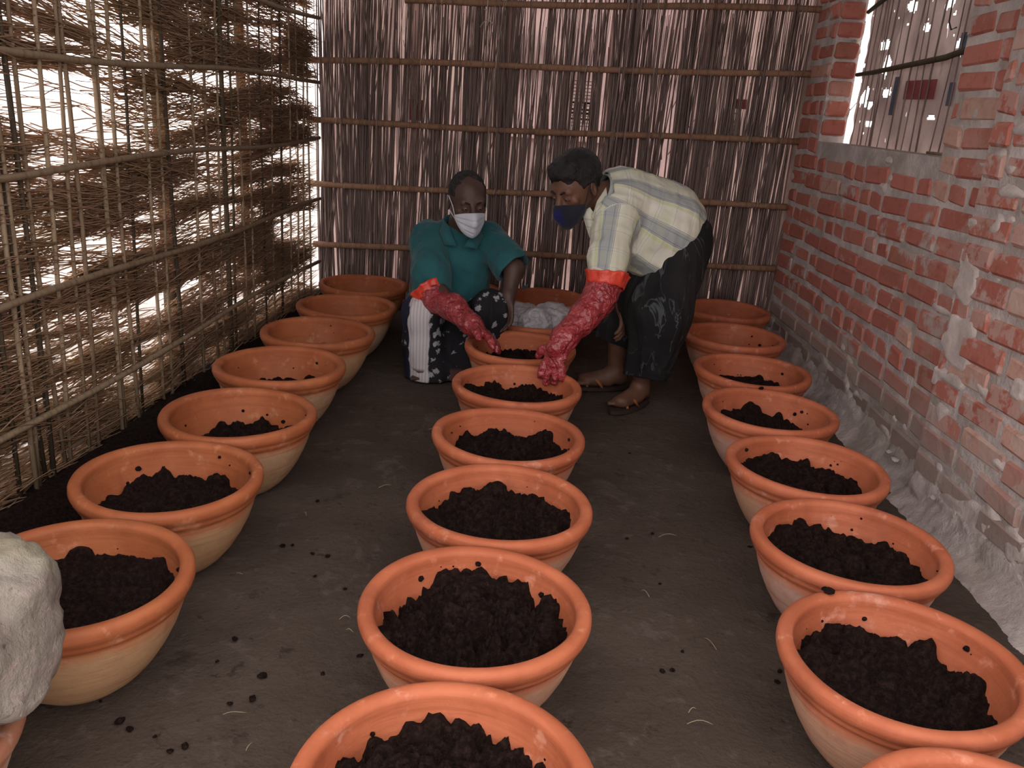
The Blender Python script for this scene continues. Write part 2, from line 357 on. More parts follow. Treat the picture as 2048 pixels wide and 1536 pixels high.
# thinner sticks and twigs behind, too fine to pick apart
VV = []; FF = []; off = 0
for i in range(640):
    x = stick_x() if i % 3 else float(r.uniform(-1.48, 1.14)); lean = r.normal(.012, .03); z0 = r.uniform(-.03, .3) if i % 2 else -.03; z1 = r.uniform(1.5, 2.0); rd = r.uniform(.0022, .0045)
    if i > 590: lean = r.normal(0, .28); z0 = r.uniform(.5, 1.4); z1 = z0 + r.uniform(.2, .5)
    dpt = r.uniform(.012, .04)
    pts = [(x + lean * (z0 + (z1 - z0) * k / 3) + .006 * math.sin(i + k), dpt, z0 + (z1 - z0) * k / 3) for k in range(4)]
    v, f = tube(pts, [rd, rd, rd * .8, rd * .5], 4, cap=False); VV += list(v); FF += [tuple(a + off for a in q) for q in f]; off += len(v)
tag(link('thin_stick_layer', pymesh('thin_stick_layer', VV, FF, True), wb, MAT['stick']), kind='stuff')
# bamboo battens
for i, (x0, z0, x1, z1) in enumerate([(-1.53, 1.345, 1.16, 1.443), (-1.53, 1.03, 1.15, 1.10), (-1.53, .69, 1.14, .763), (-1.50, .352, 1.13, .420), (-1.5, .03, 1.12, .09), (-1.0, 1.672, 1.2, 1.757)]):
    K = 24; pts = []; rd = []
    for k in range(K + 1):
        u = k / K; pts.append((x0 + (x1 - x0) * u, -.024 + .004 * math.sin(k * .7 + i), z0 + (z1 - z0) * u + .006 * math.sin(u * 7 + i * 1.7)))
        rd.append(.0165 if k % 4 else .0185)
    b = link('bamboo_batten', tubemesh('bamboo_batten', pts, rd, 10), wb, MAT['bamboo'])
    for q in range(6):
        u = (q + .35 + .3 * random.random()) / 6; a = np.array([x0 + (x1 - x0) * u, -.024, z0 + (z1 - z0) * u + .006 * math.sin(u * 7 + i * 1.7)])
        ring = [a + np.array([.004 * math.sin(t_), .019 * math.cos(t_), .020 * math.sin(t_)]) for t_ in np.linspace(0, 2 * math.pi, 9)]
        link('tie', tubemesh('tie', ring, .0016, 4), b, MAT['wire'])
# sacks behind the sticks
def sheet(name, x0, x1, z0, z1, y, mat, parent, seed, amp=.012):
    nx, nz = 24, 34; X, Z = np.meshgrid(np.linspace(x0, x1, nx), np.linspace(z0, z1, nz), indexing='ij')
    P = np.stack([X, Z, 0 * X + seed], -1); Yv = y + (fbm(P * np.array([2.5, 1, 1]), 3.0, seed) - .45) * amp * 3
    V = np.concatenate([np.stack([X, Yv, Z], -1).reshape(-1, 3), np.stack([X, Yv + .002, Z], -1).reshape(-1, 3)])
    i = np.arange(nx * nz).reshape(nx, nz); q = np.stack([i[:-1, :-1], i[1:, :-1], i[1:, 1:], i[:-1, 1:]], -1).reshape(-1, 4)
    bd = np.concatenate([i[:, 0], i[-1, 1:], i[-2::-1, -1], i[0, -2:0:-1]]); N = nx * nz; b2 = np.roll(bd, -1)
    side = np.stack([b2, bd, bd + N, b2 + N], -1)
    return link(name, pymesh(name, V, np.concatenate([q, q[:, ::-1] + N, side]), True), parent, mat)
for i, (x0, x1, z0, z1, m) in enumerate([(-1.47, -.93, .02, 1.98, 'sheet_a'), (-.98, -.42, .0, 1.97, 'sheet_a'), (-.46, .12, 1.0, 1.96, 'sheet_b'), (-.44, .16, .02, 1.02, 'sheet_a'), (.10, .64, .0, 1.97, 'sheet_b'), (.60, 1.15, .02, 1.98, 'sheet_a')]):
    sheet('plastic_sack', x0, x1, z0, z1, .065 + .012 * (i % 3), MAT[m], wb, 3.1 * i)
# printed marks on the sacks: outlined block and a column of red letters, seen between the sticks
def slab(name, x0, x1, z0, z1, y, mat, parent):
    bm = bmesh.new(); bbox(bm, (x0, y, z0), (x1, y + .002, z1)); return link(name, bmmesh(name, bm), parent, mat)
pr = link('print', None, wb)
for k in range(14):
    slab('ink_line', -.075, .075 - .02 * (k % 3), 1.10 + k * .018, 1.1035 + k * .018, .056, MAT['ink'], pr)
for k, z in enumerate((1.14, 1.17, 1.19, 1.225)):
    slab('ink_block', -.085, .065, z - .006, z + .004, .054, MAT['ink'], pr)
for k in range(3): slab('ink_stem', -.05 + k * .04, -.043 + k * .04, 1.14, 1.225, .054, MAT['ink'], pr)
def letters(txt, loc, size, rot, mat, parent, name='lettering'):
    cu = bpy.data.curves.new(name, 'FONT'); cu.body = txt; cu.size = size; cu.extrude = .001; cu.align_x = 'CENTER'
    tmp = bpy.data.objects.new('tmp', cu); COL.objects.link(tmp); dg = bpy.context.evaluated_depsgraph_get(); me = bpy.data.meshes.new_from_object(tmp.evaluated_get(dg))
    bpy.data.objects.remove(tmp); bpy.data.curves.remove(cu); me.name = name; me.materials.clear(); me.materials.append(mat)
    o = bpy.data.objects.new(name, me); COL.objects.link(o); o.parent = parent; o.location = loc; o.rotation_euler = rot
    return o
letters('INST', (.835, .054, 1.17), .075, (math.pi / 2, -math.pi / 2 - .02, 0), MAT['redink'], wb)
slab('red_print', .80, .86, 1.25, 1.30, .056, MAT['redink'], wb); slab('red_print', -.98, -.90, 1.07, 1.18, .056, MAT['red_print'], wb)
# white string hanging from the batten
pts = [(-.548, 4.80, 1.98), (-.55, 4.79, 1.75), (-.552, 4.79, 1.655), (-.545, 4.79, 1.60), (-.55, 4.79, 1.57)]
hs = empty('hanging_string', (-.55, 4.79, 1.98)); tag(hs, 'thin white string with a knotted forked end hanging before the stick fence', 'string')
for nm, pp, rr in (('cord', pts, .0022), ('loose_end', [(-.548, 4.79, 1.60), (-.57, 4.788, 1.585), (-.585, 4.787, 1.56)], .0026), ('loose_end', [(-.548, 4.79, 1.60), (-.53, 4.788, 1.59), (-.515, 4.787, 1.575)], .0026), ('knot', [(-.555, 4.79, 1.645), (-.57, 4.79, 1.648)], .003)):
    c = link(nm, tubemesh(nm, pp, rr, 5), hs, MAT['wire']); c.location = -Vector(hs.location)

# ------------------------------------------------------------------ right wall: brick with window opening and pier
W0 = Vector((1.15, 4.9, 0)); Tn = Vector((.063, -1, 0)).normalized(); Nn = Vector((1, .063, 0)).normalized()
MW = Matrix(((Tn.x, Nn.x, 0, W0.x), (Tn.y, Nn.y, 0, W0.y), (0, 0, 1, 0), (0, 0, 0, 1)))      # local: s along wall to camera, n outward, z
wr = empty('wall_right'); wr.matrix_world = MW; tag(wr, 'rough red brick wall with thick grey mortar and cement smears', kind='structure')
WS0, WS1, WZ = .33, 1.68, 1.12; TH = .125; PIER = 2.07; PN = -.045
def wbox(lo, hi, name='mortar'):
    bm = bmesh.new(); bbox(bm, lo, hi); bmesh.ops.subdivide_edges(bm, edges=bm.edges[:], cuts=1)
    return link(name, bmmesh(name, bm), wr, MAT['mortar'])
wbox((-.25, 0, -.05), (PIER, TH, WZ)); wbox((-.25, 0, WZ), (WS0, TH, 1.98)); wbox((WS1, 0, WZ), (PIER, TH, 1.98)); wbox((WS0, 0, 1.92), (WS1, TH, 2.05))
wbox((PIER, PN, -.05), (4.6, TH + .03, 2.05))
bvar = {}
def brick_mesh(L, v):
    key = (round(L, 3), v)
    if key in bvar: return bvar[key]
    bm = bmesh.new(); bbox(bm, (-L / 2, -.012, -.0365), (L / 2, .03, .0365)); rr = random.Random(v * 17 + int(L * 1000))
    for vv in bm.verts: vv.co += Vector((rr.uniform(-.009, .009), rr.uniform(-.004, .004), rr.uniform(-.007, .007)))
    bmesh.ops.bevel(bm, geom=bm.edges[:], offset=.010, segments=1, affect='EDGES')
    me = bmmesh('brick', bm, False); me.materials.append(MAT['brick']); bvar[key] = me
    return me
rb = random.Random(4); nb = 0
def lay(s0, s1, z, n0):
    global nb
    s = s0 + (rb.choice((.0, -.06, -.12)))
    while s < s1 - .03:
        L = .235 if rb.random() < .68 else .112
        a = max(s, s0 + .004); b = min(s + L, s1 - .004); ln = b - a
        if ln > .04:
            Lq = max(.04, round(ln / .02) * .02)
            o = bpy.data.objects.new('brick', brick_mesh(Lq, rb.randrange(3))); COL.objects.link(o); o.parent = wr
            o.location = ((a + b) / 2, n0 + .0055 + rb.uniform(-.004, .004), z + rb.uniform(-.003, .003)); o.scale = (ln / Lq, 1, rb.uniform(.88, 1.06)); o.rotation_euler = (0, rb.uniform(-.02, .02), rb.uniform(-.012, .012)); nb += 1
        s = s + L + rb.uniform(.013, .022)
z = .115; c = 0
while z < 1.98:
    if z < WZ - .03: lay(.0, PIER, z, 0.0)
    else:
        lay(.0, WS0, z, 0.0); lay(WS1, PIER, z, 0.0)
    if z < 1.62: lay(PIER, 2.95, z + .02, PN)
    if z > WZ:   # jamb bricks facing the room
        o = bpy.data.objects.new('brick', brick_mesh(.112, c % 3)); COL.objects.link(o); o.parent = wr; o.location = (WS0 - .0055, .058, z); o.rotation_euler = (0, 0, -math.pi / 2)
    z += .0895; c += 1
# cement smeared over joints and bricks, thickest where the wall meets the pier
def smear(s0, s1, z0, z1, n0, bias, seed, axis=0):
    ns, nz = int((s1 - s0) / .0085), int((z1 - z0) / .0085); S, Z = np.meshgrid(np.linspace(s0, s1, ns), np.linspace(z0, z1, nz), indexing='ij')
    P = np.stack([S, Z, 0 * S + seed], -1); m = fbm(P, 4.2, seed, 4) + .30 * (vn(P * np.array([1, 2.2, 1]), 13, seed + 2) - .5) + bias(S, Z)
    h = np.clip((m - .54) / .14, 0, 1); h = h * h * (3 - 2 * h); n = n0 + .010 - .0195 * h - .006 * (fbm(P, 24, 5.0) - .45) * h
    i = np.arange(ns * nz).reshape(ns, nz); q = np.stack([i[:-1, :-1], i[1:, :-1], i[1:, 1:], i[:-1, 1:]], -1)
    hk = np.maximum.reduce([h[:-1, :-1], h[1:, :-1], h[1:, 1:], h[:-1, 1:]]) > 0
    V = np.stack([S, n, Z], -1) if axis == 0 else np.stack([n, S, Z], -1)
    link('cement_smear', pymesh('cement_smear', V.reshape(-1, 3), q[hk].reshape(-1, 4), True), wr, MAT['plaster'])
gs = lambda x, c, w_: np.exp(-((x - c) / w_) ** 2)
smear(.0, PIER, .02, WZ, 0.0, lambda S, Z: .18 * gs(S, 2.03, .12) - .12 + .20 * gs(Z, .05, .11) + .06 * gs(S, .05, .12), 1.0)
smear(WS1, PIER, WZ, 1.9, 0.0, lambda S, Z: -.04 + 0 * S, 2.0)
smear(PIER, 3.0, .02, 1.9, PN, lambda S, Z: .15 * gs(S, 2.12, .12) - .05 + .14 * gs(Z, .06, .16), 3.0)
smear(-.0, TH, WZ, 1.9, WS0 + .002, lambda S, Z: .10 + 0 * S, 4.0, axis=1)
# sloping cement footing along the wall
ss = np.linspace(-.1, 4.2, 420); prof = np.array([(.02, .135), (.004, .12), (-.008, .10), (-.016, .08), (-.024, .06), (-.034, .042), (-.048, .026), (-.064, .012), (-.085, .0), (-.11, -.02)])
S = np.repeat(ss[:, None], len(prof), 1); A_ = np.repeat(prof[None, :, 0], len(ss), 0); B_ = np.repeat(prof[None, :, 1], len(ss), 0)
P = np.stack([S, A_ * 3, B_ * 3], -1); g = PN * np.clip((S - PIER) / .06 + .5, 0, 1); n1 = fbm(P, 5, 2.0) - .45; n2 = fbm(P, 17, 5.0) - .45; n3 = fbm(P, 45, 8.0) - .45
V = np.stack([S, A_ + g + .05 * n1 - .024 * n2 - .010 * n3, B_ * (1 + 1.0 * n1) + .018 * n2 + .008 * n3], -1)
i = np.arange(len(ss) * len(prof)).reshape(len(ss), len(prof))
link('footing', pymesh('footing', V.reshape(-1, 3), np.stack([i[:-1, :-1], i[:-1, 1:], i[1:, 1:], i[1:, :-1]], -1).reshape(-1, 4), True), wr, MAT['mortar'])
for i, (s, n, z) in enumerate(((1.93, -.05, .06), (1.87, -.05, .065), (2.3, -.085, .085))):
    bm = bmesh.new(); bmesh.ops.create_icosphere(bm, subdivisions=1, radius=.016)
    for v in bm.verts: v.co = Vector((v.co.x * 1.4, v.co.y * .8, v.co.z * .45)) * (1 + .3 * math.sin(v.co.x * 300 + i))
    o = link('stone_chip', bmmesh('stone_chip', bm), None, MAT['plaster']); o.matrix_world = MW @ Matrix.Translation((s, n, z + .012))
    tag(o, 'small pale stone chip lying on the cement footing of the brick wall', 'stone', 'stone chips on the footing')

# window screen: plastic with thin sticks
w1 = empty('window_1'); w1.matrix_world = MW; tag(w1, 'window opening screened with wrinkled plastic and thin sticks', kind='structure')
nx, nz = 150, 110; S_, Z_ = np.meshgrid(np.linspace(0, 1, nx), np.linspace(0, 1, nz), indexing='ij')
edge = .365 + .018 * (np.abs(((Z_ * 9.0) % 1) - .5) - .25) + .01 * (vn(np.stack([Z_ * 30, 0 * Z_, 0 * Z_], -1), 1.0) - .5)
Sx = edge + S_ * (1.80 - edge); Zx = 1.10 + Z_ * .95
Nx = .146 + .02 * (fbm(np.stack([Sx * 3, Zx * 1.2, 0 * Sx], -1), 3.0, 4.0) - .45) + .012 * (vn(np.stack([Sx, Zx, 0 * Sx], -1), 16.0, 2.0) - .5)
V = np.stack([Sx, Nx, Zx], -1).reshape(-1, 3); i = np.arange(nx * nz).reshape(nx, nz)
q = np.stack([i[:-1, :-1], i[1:, :-1], i[1:, 1:], i[:-1, 1:]], -1)
tears = [(.62, 1.47, .05, .05), (.45, 1.34, .05, .05), (.52, 1.30, .04, .02), (1.48, 1.60, .06, .04), (1.52, 1.22, .04, .02), (1.6, 1.32, .05, .025), (.55, 1.215, .05, .015), (1.2, 1.25, .04, .012), (1.58, 1.14, .02, .03), (.5, 1.17, .025, .01), (1.33, 1.52, .06, .02), (.58, 1.56, .07, .03), (1.0, 1.60, .05, .02), (1.62, 1.45, .03, .03), (.70, 1.35, .05, .02), (1.45, 1.38, .05, .02), (.8, 1.70, .06, .03), (1.15, 1.68, .05, .03)]
cs = Sx[:-1, :-1]; cz = Zx[:-1, :-1]; keep = np.ones_like(cs, bool)
tn = vn(np.stack([cs, cz * .6, 0 * cs], -1), 34.0, 1.0)
for (a, b, c_, d) in tears: keep &= (((cs - a) / c_) ** 2 + ((cz - b) / d) ** 2) * (.35 + 1.6 * tn) > .8
keep &= vn(np.stack([cs, cz, 0 * cs + 3], -1), 27.0, 6.0) < .955
link('plastic_screen', pymesh('plastic_screen', V, q[keep].reshape(-1, 4), True), w1, MAT['sheet_c'])
me = w1.children[0].modifiers.new('thickness', 'SOLIDIFY'); me.thickness = .0025
for k, s in enumerate((.42, .50, .56, .62, .65, .68, .76, .86, .97, 1.03, 1.10, 1.17, 1.30, 1.36, 1.47, 1.55, 1.66)):
    pts = [(s + .010 * math.sin(k * 2 + j) + .006 * j * math.cos(k), .128, 1.10 + j * .16) for j in range(7)]
    link('screen_stick', tubemesh('screen_stick', pts, .0024 + .0008 * (k % 3), 5), w1, MAT['stick'])
for pts in ([(.37, .118, 1.44), (.6, .114, 1.445), (.95, .112, 1.46), (1.3, .112, 1.475), (1.5, .114, 1.50), (1.70, .116, 1.535)], [(.37, .118, 1.72), (.5, .114, 1.745), (.8, .112, 1.80), (1.2, .112, 1.86)]):
    link('cross_branch', tubemesh('cross_branch', pts, [.010, .011, .0115, .012, .011, .010][:len(pts)], 7), w1, MAT['darktwig'])
def wslab(name, s0, s1, z0, z1, mat, n=.131):
    bm = bmesh.new(); bbox(bm, (s0, n, z0), (s1, n + .002, z1)); return link(name, bmmesh(name, bm), w1, mat)
wslab('red_patch', .93, 1.22, 1.325, 1.40, MAT['red_print']); wslab('blue_strip', 1.335, 1.375, 1.30, 1.385, MAT['blue_print']); wslab('blue_strip', 1.345, 1.40, 1.48, 1.56, MAT['blue_print']); wslab('red_patch', .95, 1.02, 1.72, 1.80, MAT['red_print']); wslab('grey_strip', .80, .84, 1.26, 1.42, MAT['blue_print'], .134)
link('wire_hook', tubemesh('wire_hook', [(1.28, .10, 1.80), (1.285, .10, 1.66), (1.29, .10, 1.60), (1.32, .10, 1.57), (1.36, .10, 1.575)], .003, 5), w1, MAT['darktwig'])
link('sill_stick', tubemesh('sill_stick', [(1.45, .05, 1.128), (1.62, .03, 1.13), (1.69, .02, 1.13)], .006, 6), w1, MAT['twig'])
# ------------------------------------------------------------------ bowls
def lathe(prof, n=72, wob=0.0, seed=0):
    V = []; r = np.random.default_rng(seed); ph = r.uniform(0, 6.3, 4)
    for (rad, z) in prof:
        for k in range(n):
            a = 2 * math.pi * k / n; w_ = 1 + wob * (math.sin(2 * a + ph[0]) + .6 * math.sin(3 * a + ph[1])) 
            V.append((rad * w_ * math.cos(a), rad * w_ * math.sin(a), z + wob * .35 * math.sin(2 * a + ph[2]) * (z / H)))
    m = len(prof); i = np.arange(m * n).reshape(m, n); j = np.roll(i, -1, 1)
    return V, np.stack([i[:-1], j[:-1], j[1:], i[1:]], -1).reshape(-1, 4)
OUT = [(.0005, 0), (.085, .0), (.105, .006), (.130, .028), (.155, .058), (.178, .095), (.196, .132), (.208, .165), (.2135, .185), (.2135, .190), (.2195, .196), (.225, .206), (.2245, .211), (.231, .217), (.235, .229), (.2345, .240), (.230, .2475), (.222, .250)]
INN = [(.212, .249), (.205, .244), (.202, .236), (.2035, .226), (.202, .215), (.197, .190), (.187, .160), (.170, .120), (.145, .080), (.115, .048), (.07, .026), (.0005, .020)]
pot_me = []
for v in range(4):
    V, Fq = lathe(OUT + INN, 84, .006, v); me = pymesh('bowl_body', V, Fq, True); me.materials.append(MAT['pot'])
    ins = np.zeros(len(V), np.float32); ins[len(OUT) * 84:] = 1.0
    me.attributes.new('inside', 'FLOAT', 'POINT').data.foreach_set('value', ins); pot_me.append(me)
INp = np.array(INN[::-1])
def inner_r(z): return float(np.interp(z, INp[:, 1], INp[:, 0]))
def soil_mesh(level, lump, seed, tilt=(0, 0), heap=.02, fill=1.0, crumbs=10):
    r = np.random.default_rng(seed); nr, na = 60, 190; V = []
    R0 = inner_r(level) * fill
    Rr = np.linspace(0, 1, nr)[:, None]; A = np.linspace(0, 2 * math.pi, na, endpoint=False)[None, :]
    edge = 1.0 if fill >= 1 else 1 + .0 * A
    X = Rr * R0 * np.cos(A) * edge; Y = Rr * R0 * np.sin(A) * edge
    P = np.stack([X, Y, 0 * X + seed], -1)
    l1 = vn(P, 19, seed * 1.7); l2 = vn(P, 46, seed * 2.3 + 5); l3 = vn(P, 120, 3.0); big = vn(P, 9, seed * 3.1)
    bil = 1 - np.abs(2 * l1 - 1)
    h = level + heap * (1 - Rr ** 2) + tilt[0] * X + tilt[1] * Y + lump * (1.1 * (big - .4) + .75 * (bil - .5) + .45 * (1 - np.abs(2 * l2 - 1) - .5) + .55 * (l3 - .5))
    # clods
    for k in range(int(40)):
        cx, cy = r.uniform(-.95, .95, 2) * R0; cr = r.uniform(.010, .030); d2 = ((X - cx) ** 2 + (Y - cy) ** 2) / cr ** 2
        h = h + np.where(d2 < 1, np.sqrt(np.clip(1 - d2, 0, 1)) * cr * r.uniform(.7, 1.3) * min(1, lump / .026), 0)
    zmax = .226; h = np.where(h > .19, .19 + (zmax - .19) * (1 - np.exp(-(h - .19) / (zmax - .19))), h)
    V = np.stack([X, Y, h], -1)
    # clamp to inside of the bowl wall, outer ring buried in the wall thickness
    rad = np.sqrt(X ** 2 + Y ** 2) + 1e-9; lim = np.interp(h, INp[:, 1], INp[:, 0]) + .006
    f = np.minimum(1, lim / rad); V[..., 0] *= f; V[..., 1] *= f
    if fill >= 1:
        g = lim[-1] / rad[-1]; V[-1, :, 0] = X[-1] * g; V[-1, :, 1] = Y[-1] * g; V[-1, :, 2] = h[-1] - .004
    else: V[-1, :, 2] = .03
    i = np.arange(nr * na).reshape(nr, na); j = np.roll(i, -1, 1); Fq = np.stack([i[:-1], i[1:], j[1:], j[:-1]], -1).reshape(-1, 4)
    VV = [V.reshape(-1, 3)]; FF = [Fq]; off = nr * na
    for k in range(crumbs):    # crumbs stuck on the inside wall
        a = r.uniform(.15, math.pi - .15) if r.random() < .8 else r.uniform(0, 6.3); zc = level + .015 + (.21 - level) * r.random() ** 1.6; rc = inner_r(zc) - .001; s = .0012 + .0052 * r.random() ** 2.5
        u = np.linspace(0, math.pi, 5); t = np.linspace(0, 2 * math.pi, 7)[:-1]
        q = np.array([(s * math.sin(a1) * math.cos(a2) * 1.2, s * math.sin(a1) * math.sin(a2) * 1.2, s * math.cos(a1)) for a1 in u for a2 in t]) * (1 + .3 * r.random((30, 1)))
        q += np.array([rc * math.cos(a), rc * math.sin(a), zc]); ii = np.arange(30).reshape(5, 6); jj = np.roll(ii, -1, 1)
        VV.append(q); FF.append(np.stack([ii[:-1], ii[1:], jj[1:], jj[:-1]], -1).reshape(-1, 4) + off); off += 30
    me = pymesh('compost', np.concatenate(VV), np.concatenate(FF), True); me.materials.append(MAT['soil'])
    return me
POTS = [ # row, ordinal from the camera, x, y, soil level, lumpiness, tilt
 ('centre', 1, -.120, 1.018, .154, .046, (0, .06)), ('centre', 2, -.132, 1.498, .150, .056, (0, .10)), ('centre', 3, -.127, 1.972, .158, .040, (-.05, .10)), ('centre', 4, -.146, 2.446, .156, .032, (0, .05)), ('centre', 5, -.159, 2.943, .152, .032, (-.05, .05)), ('centre', 6, -.183, 3.458, .140, .034, (.02, .05)),
 ('centre', 7, -.140, 3.960, .12, .01, (0, 0)), ('centre', 8, -.120, 4.440, .10, .01, (0, 0)),
 ('left', 2, -.950, 1.458, .166, .024, (.03, .04)), ('left', 3, -.975, 1.938, .143, .020, (0, .03)), ('left', 4, -.979, 2.414, .130, .020, (.16, .03)), ('left', 5, -1.027, 2.926, .126, .018, (.03, 0)), ('left', 6, -1.032, 3.416, .112, .014, (.05, 0)), ('left', 7, -1.042, 3.905, .08, .01, (0, 0)), ('left', 8, -1.085, 4.40, .07, .01, (0, 0)),
 ('right', 1, .690, .985, .12, .02, (0, 0)), ('right', 2, .700, 1.472, .158, .030, (-.04, .04)), ('right', 3, .736, 1.945, .166, .028, (0, .03)), ('right', 4, .747, 2.421, .164, .026, (-.08, .02)), ('right', 5, .739, 2.911, .150, .02, (-.10, .03)), ('right', 6, .765, 3.397, .148, .016, (-.05, .02)), ('right', 7, .783, 3.955, .136, .013, (-.04, 0)), ('right', 8, .827, 4.520, .09, .01, (0, 0)),
 ('back', 1, -.605, 4.50, .08, .01, (0, 0))]
ORD = ['', 'nearest the camera', 'second from the camera', 'third from the camera', 'fourth from the camera', 'fifth from the camera', 'sixth from the camera', 'seventh from the camera', 'farthest back']
WHERE = dict(left='left row beside the straw fence', centre='centre row', right='right row along the brick wall')
for i, (row, od, x, y, lv, lump, tilt) in enumerate(POTS):
    if row == 'back': lab = 'terracotta bowl behind the squatting man in teal, against the stick fence'; sl = 'dark compost inside the bowl behind the squatting man in teal'
    else:
        lab = f'round orange terracotta bowl, {ORD[od]} in the {WHERE[row]}'; sl = f'dark crumbly compost in the bowl {ORD[od]} of the {WHERE[row].split(" beside")[0].split(" along")[0]}'
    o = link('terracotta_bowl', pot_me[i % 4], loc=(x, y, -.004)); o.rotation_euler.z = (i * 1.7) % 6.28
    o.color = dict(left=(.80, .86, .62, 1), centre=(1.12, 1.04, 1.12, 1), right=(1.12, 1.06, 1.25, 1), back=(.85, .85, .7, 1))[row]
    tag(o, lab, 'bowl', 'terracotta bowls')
    s = link('compost', soil_mesh(lv, lump, i + 3, tilt, heap=.006 if lump < .02 else .012, crumbs=8 if lump > .012 else 4), loc=(x, y, -.004))
    tag(s, sl, 'soil', 'compost in the bowls', 'stuff')
# covered bowl at the left edge
o = link('terracotta_bowl', pot_me[1], loc=(-1.01, .965, -.004)); o.rotation_euler.z = 2.0; o.color = (1.0, 2.2, 3.6, 1)
tag(o, 'bowl under the dirty whitish sack at the left edge', 'bowl', 'terracotta bowls')
def clod_mesh(seed, s=1.0):
    r = np.random.default_rng(seed); bm = bmesh.new(); bmesh.ops.create_icosphere(bm, subdivisions=2, radius=s)
    for v in bm.verts:
        p = np.array(v.co) / s; f = 1 + .7 * (float(vn(p[None] , 1.9, seed)[0]) - .5); v.co = Vector((p[0] * f * s * 1.15, p[1] * f * s, p[2] * f * s * .62))
    me = bmmesh('soil_clod', bm, True); me.materials.append(MAT['soil']); return me
CL = [clod_mesh(k) for k in range(5)]
def clod(x, y, z, s, label, k, group='soil clods scattered on the floor'):
    o = bpy.data.objects.new('soil_clod', CL[k % 5]); COL.objects.link(o); o.location = (x, y, z); o.scale = (s, s, s); o.rotation_euler.z = k * 1.3
    tag(o, label, 'soil clod', group)
FC = [(-0.726,2.063,0.0072),(-0.702,2.074,0.0048),(-0.635,2.04,0.0047),(-0.591,2.035,0.0062),(-0.69,1.633,0.0062),(-0.583,1.515,0.0091),(-0.577,1.442,0.0076),(-0.616,1.42,0.005),(-0.804,1.336,0.0088),(-0.775,1.319,0.0062),(-0.719,1.307,0.0037),(-0.652,1.291,0.0072),(-0.673,1.274,0.0054),(-0.594,1.929,0.0045),(-0.502,1.885,0.0044),(-0.715,2.352,0.0053),(0.287,1.684,0.006),(0.311,1.692,0.0054),(0.342,1.769,0.0042),(0.6,2.328,0.0069),(0.562,1.731,0.0056),(0.547,1.689,0.0062),(0.236,2.308,0.005),(0.314,2.356,0.0051),(0.313,2.068,0.0039),(-0.696,1.548,0.004),(-0.871,1.385,0.0033),(0.276,2.979,0.0052),(-0.46,1.545,0.0052),(-0.396,1.619,0.0066)]
def beside(x, y):
    row, od = min(((p[0], p[1]) for p in POTS if p[0] != 'back'), key=lambda q: min((x - p[2]) ** 2 + (y - p[3]) ** 2 for p in POTS if p[0] == q[0] and p[1] == q[1]))
    return f'beside the {["", "nearest", "second", "third", "fourth", "fifth", "sixth", "seventh", "last"][od]} bowl of the {row} row'
for k, (x, y, s) in enumerate(FC): clod(x, y, s * .35 - .004, s, 'small dark soil clod on the floor ' + beside(x, y), k)
clod(.612, 1.672, .2525, .0115, 'grey soil clod on the rim of the second bowl of the right row', 2, 'soil clods on bowl rims')
clod(.745, 3.115, .2525, .009, 'dark soil clod on the rim of the fifth bowl of the right row', 3, 'soil clods on bowl rims')
mst = simple('fallen_straw', (.30, .24, .14), (.40, .33, .2))
for k, (x, y, a, L) in enumerate([(0.35,1.508,0.1,0.055),(0.339,1.548,0.9,0.03),(-0.592,1.386,0.5,0.05),(-0.53,1.304,1.4,0.03),(-0.402,1.331,2.6,0.05),(0.411,1.802,2.2,0.04),(0.268,1.997,2.3,0.03),(-0.465,1.746,0.6,0.03),(-0.44,1.699,0.2,0.02),(-0.78,1.892,0.3,0.02),(-0.462,3.022,0.2,0.05),(-0.534,2.485,0.4,0.04),(0.282,3.796,0.5,0.03),(0.357,2.333,0.4,0.06),(-0.721,2.248,2.0,0.03)]):
    pts = [(x + math.cos(a) * L * (t - .5), y + math.sin(a) * L * (t - .5) + .006 * math.sin(t * 3 + k), .004 + .006 * math.sin(math.pi * t)) for t in np.linspace(0, 1, 6)]
    tag(link('straw_blade', tubemesh('straw_blade', pts, [.0009] * 5 + [.0004], 4), None, mst), 'dry straw blade on the floor ' + beside(x, y), 'straw', 'straw blades on the floor')

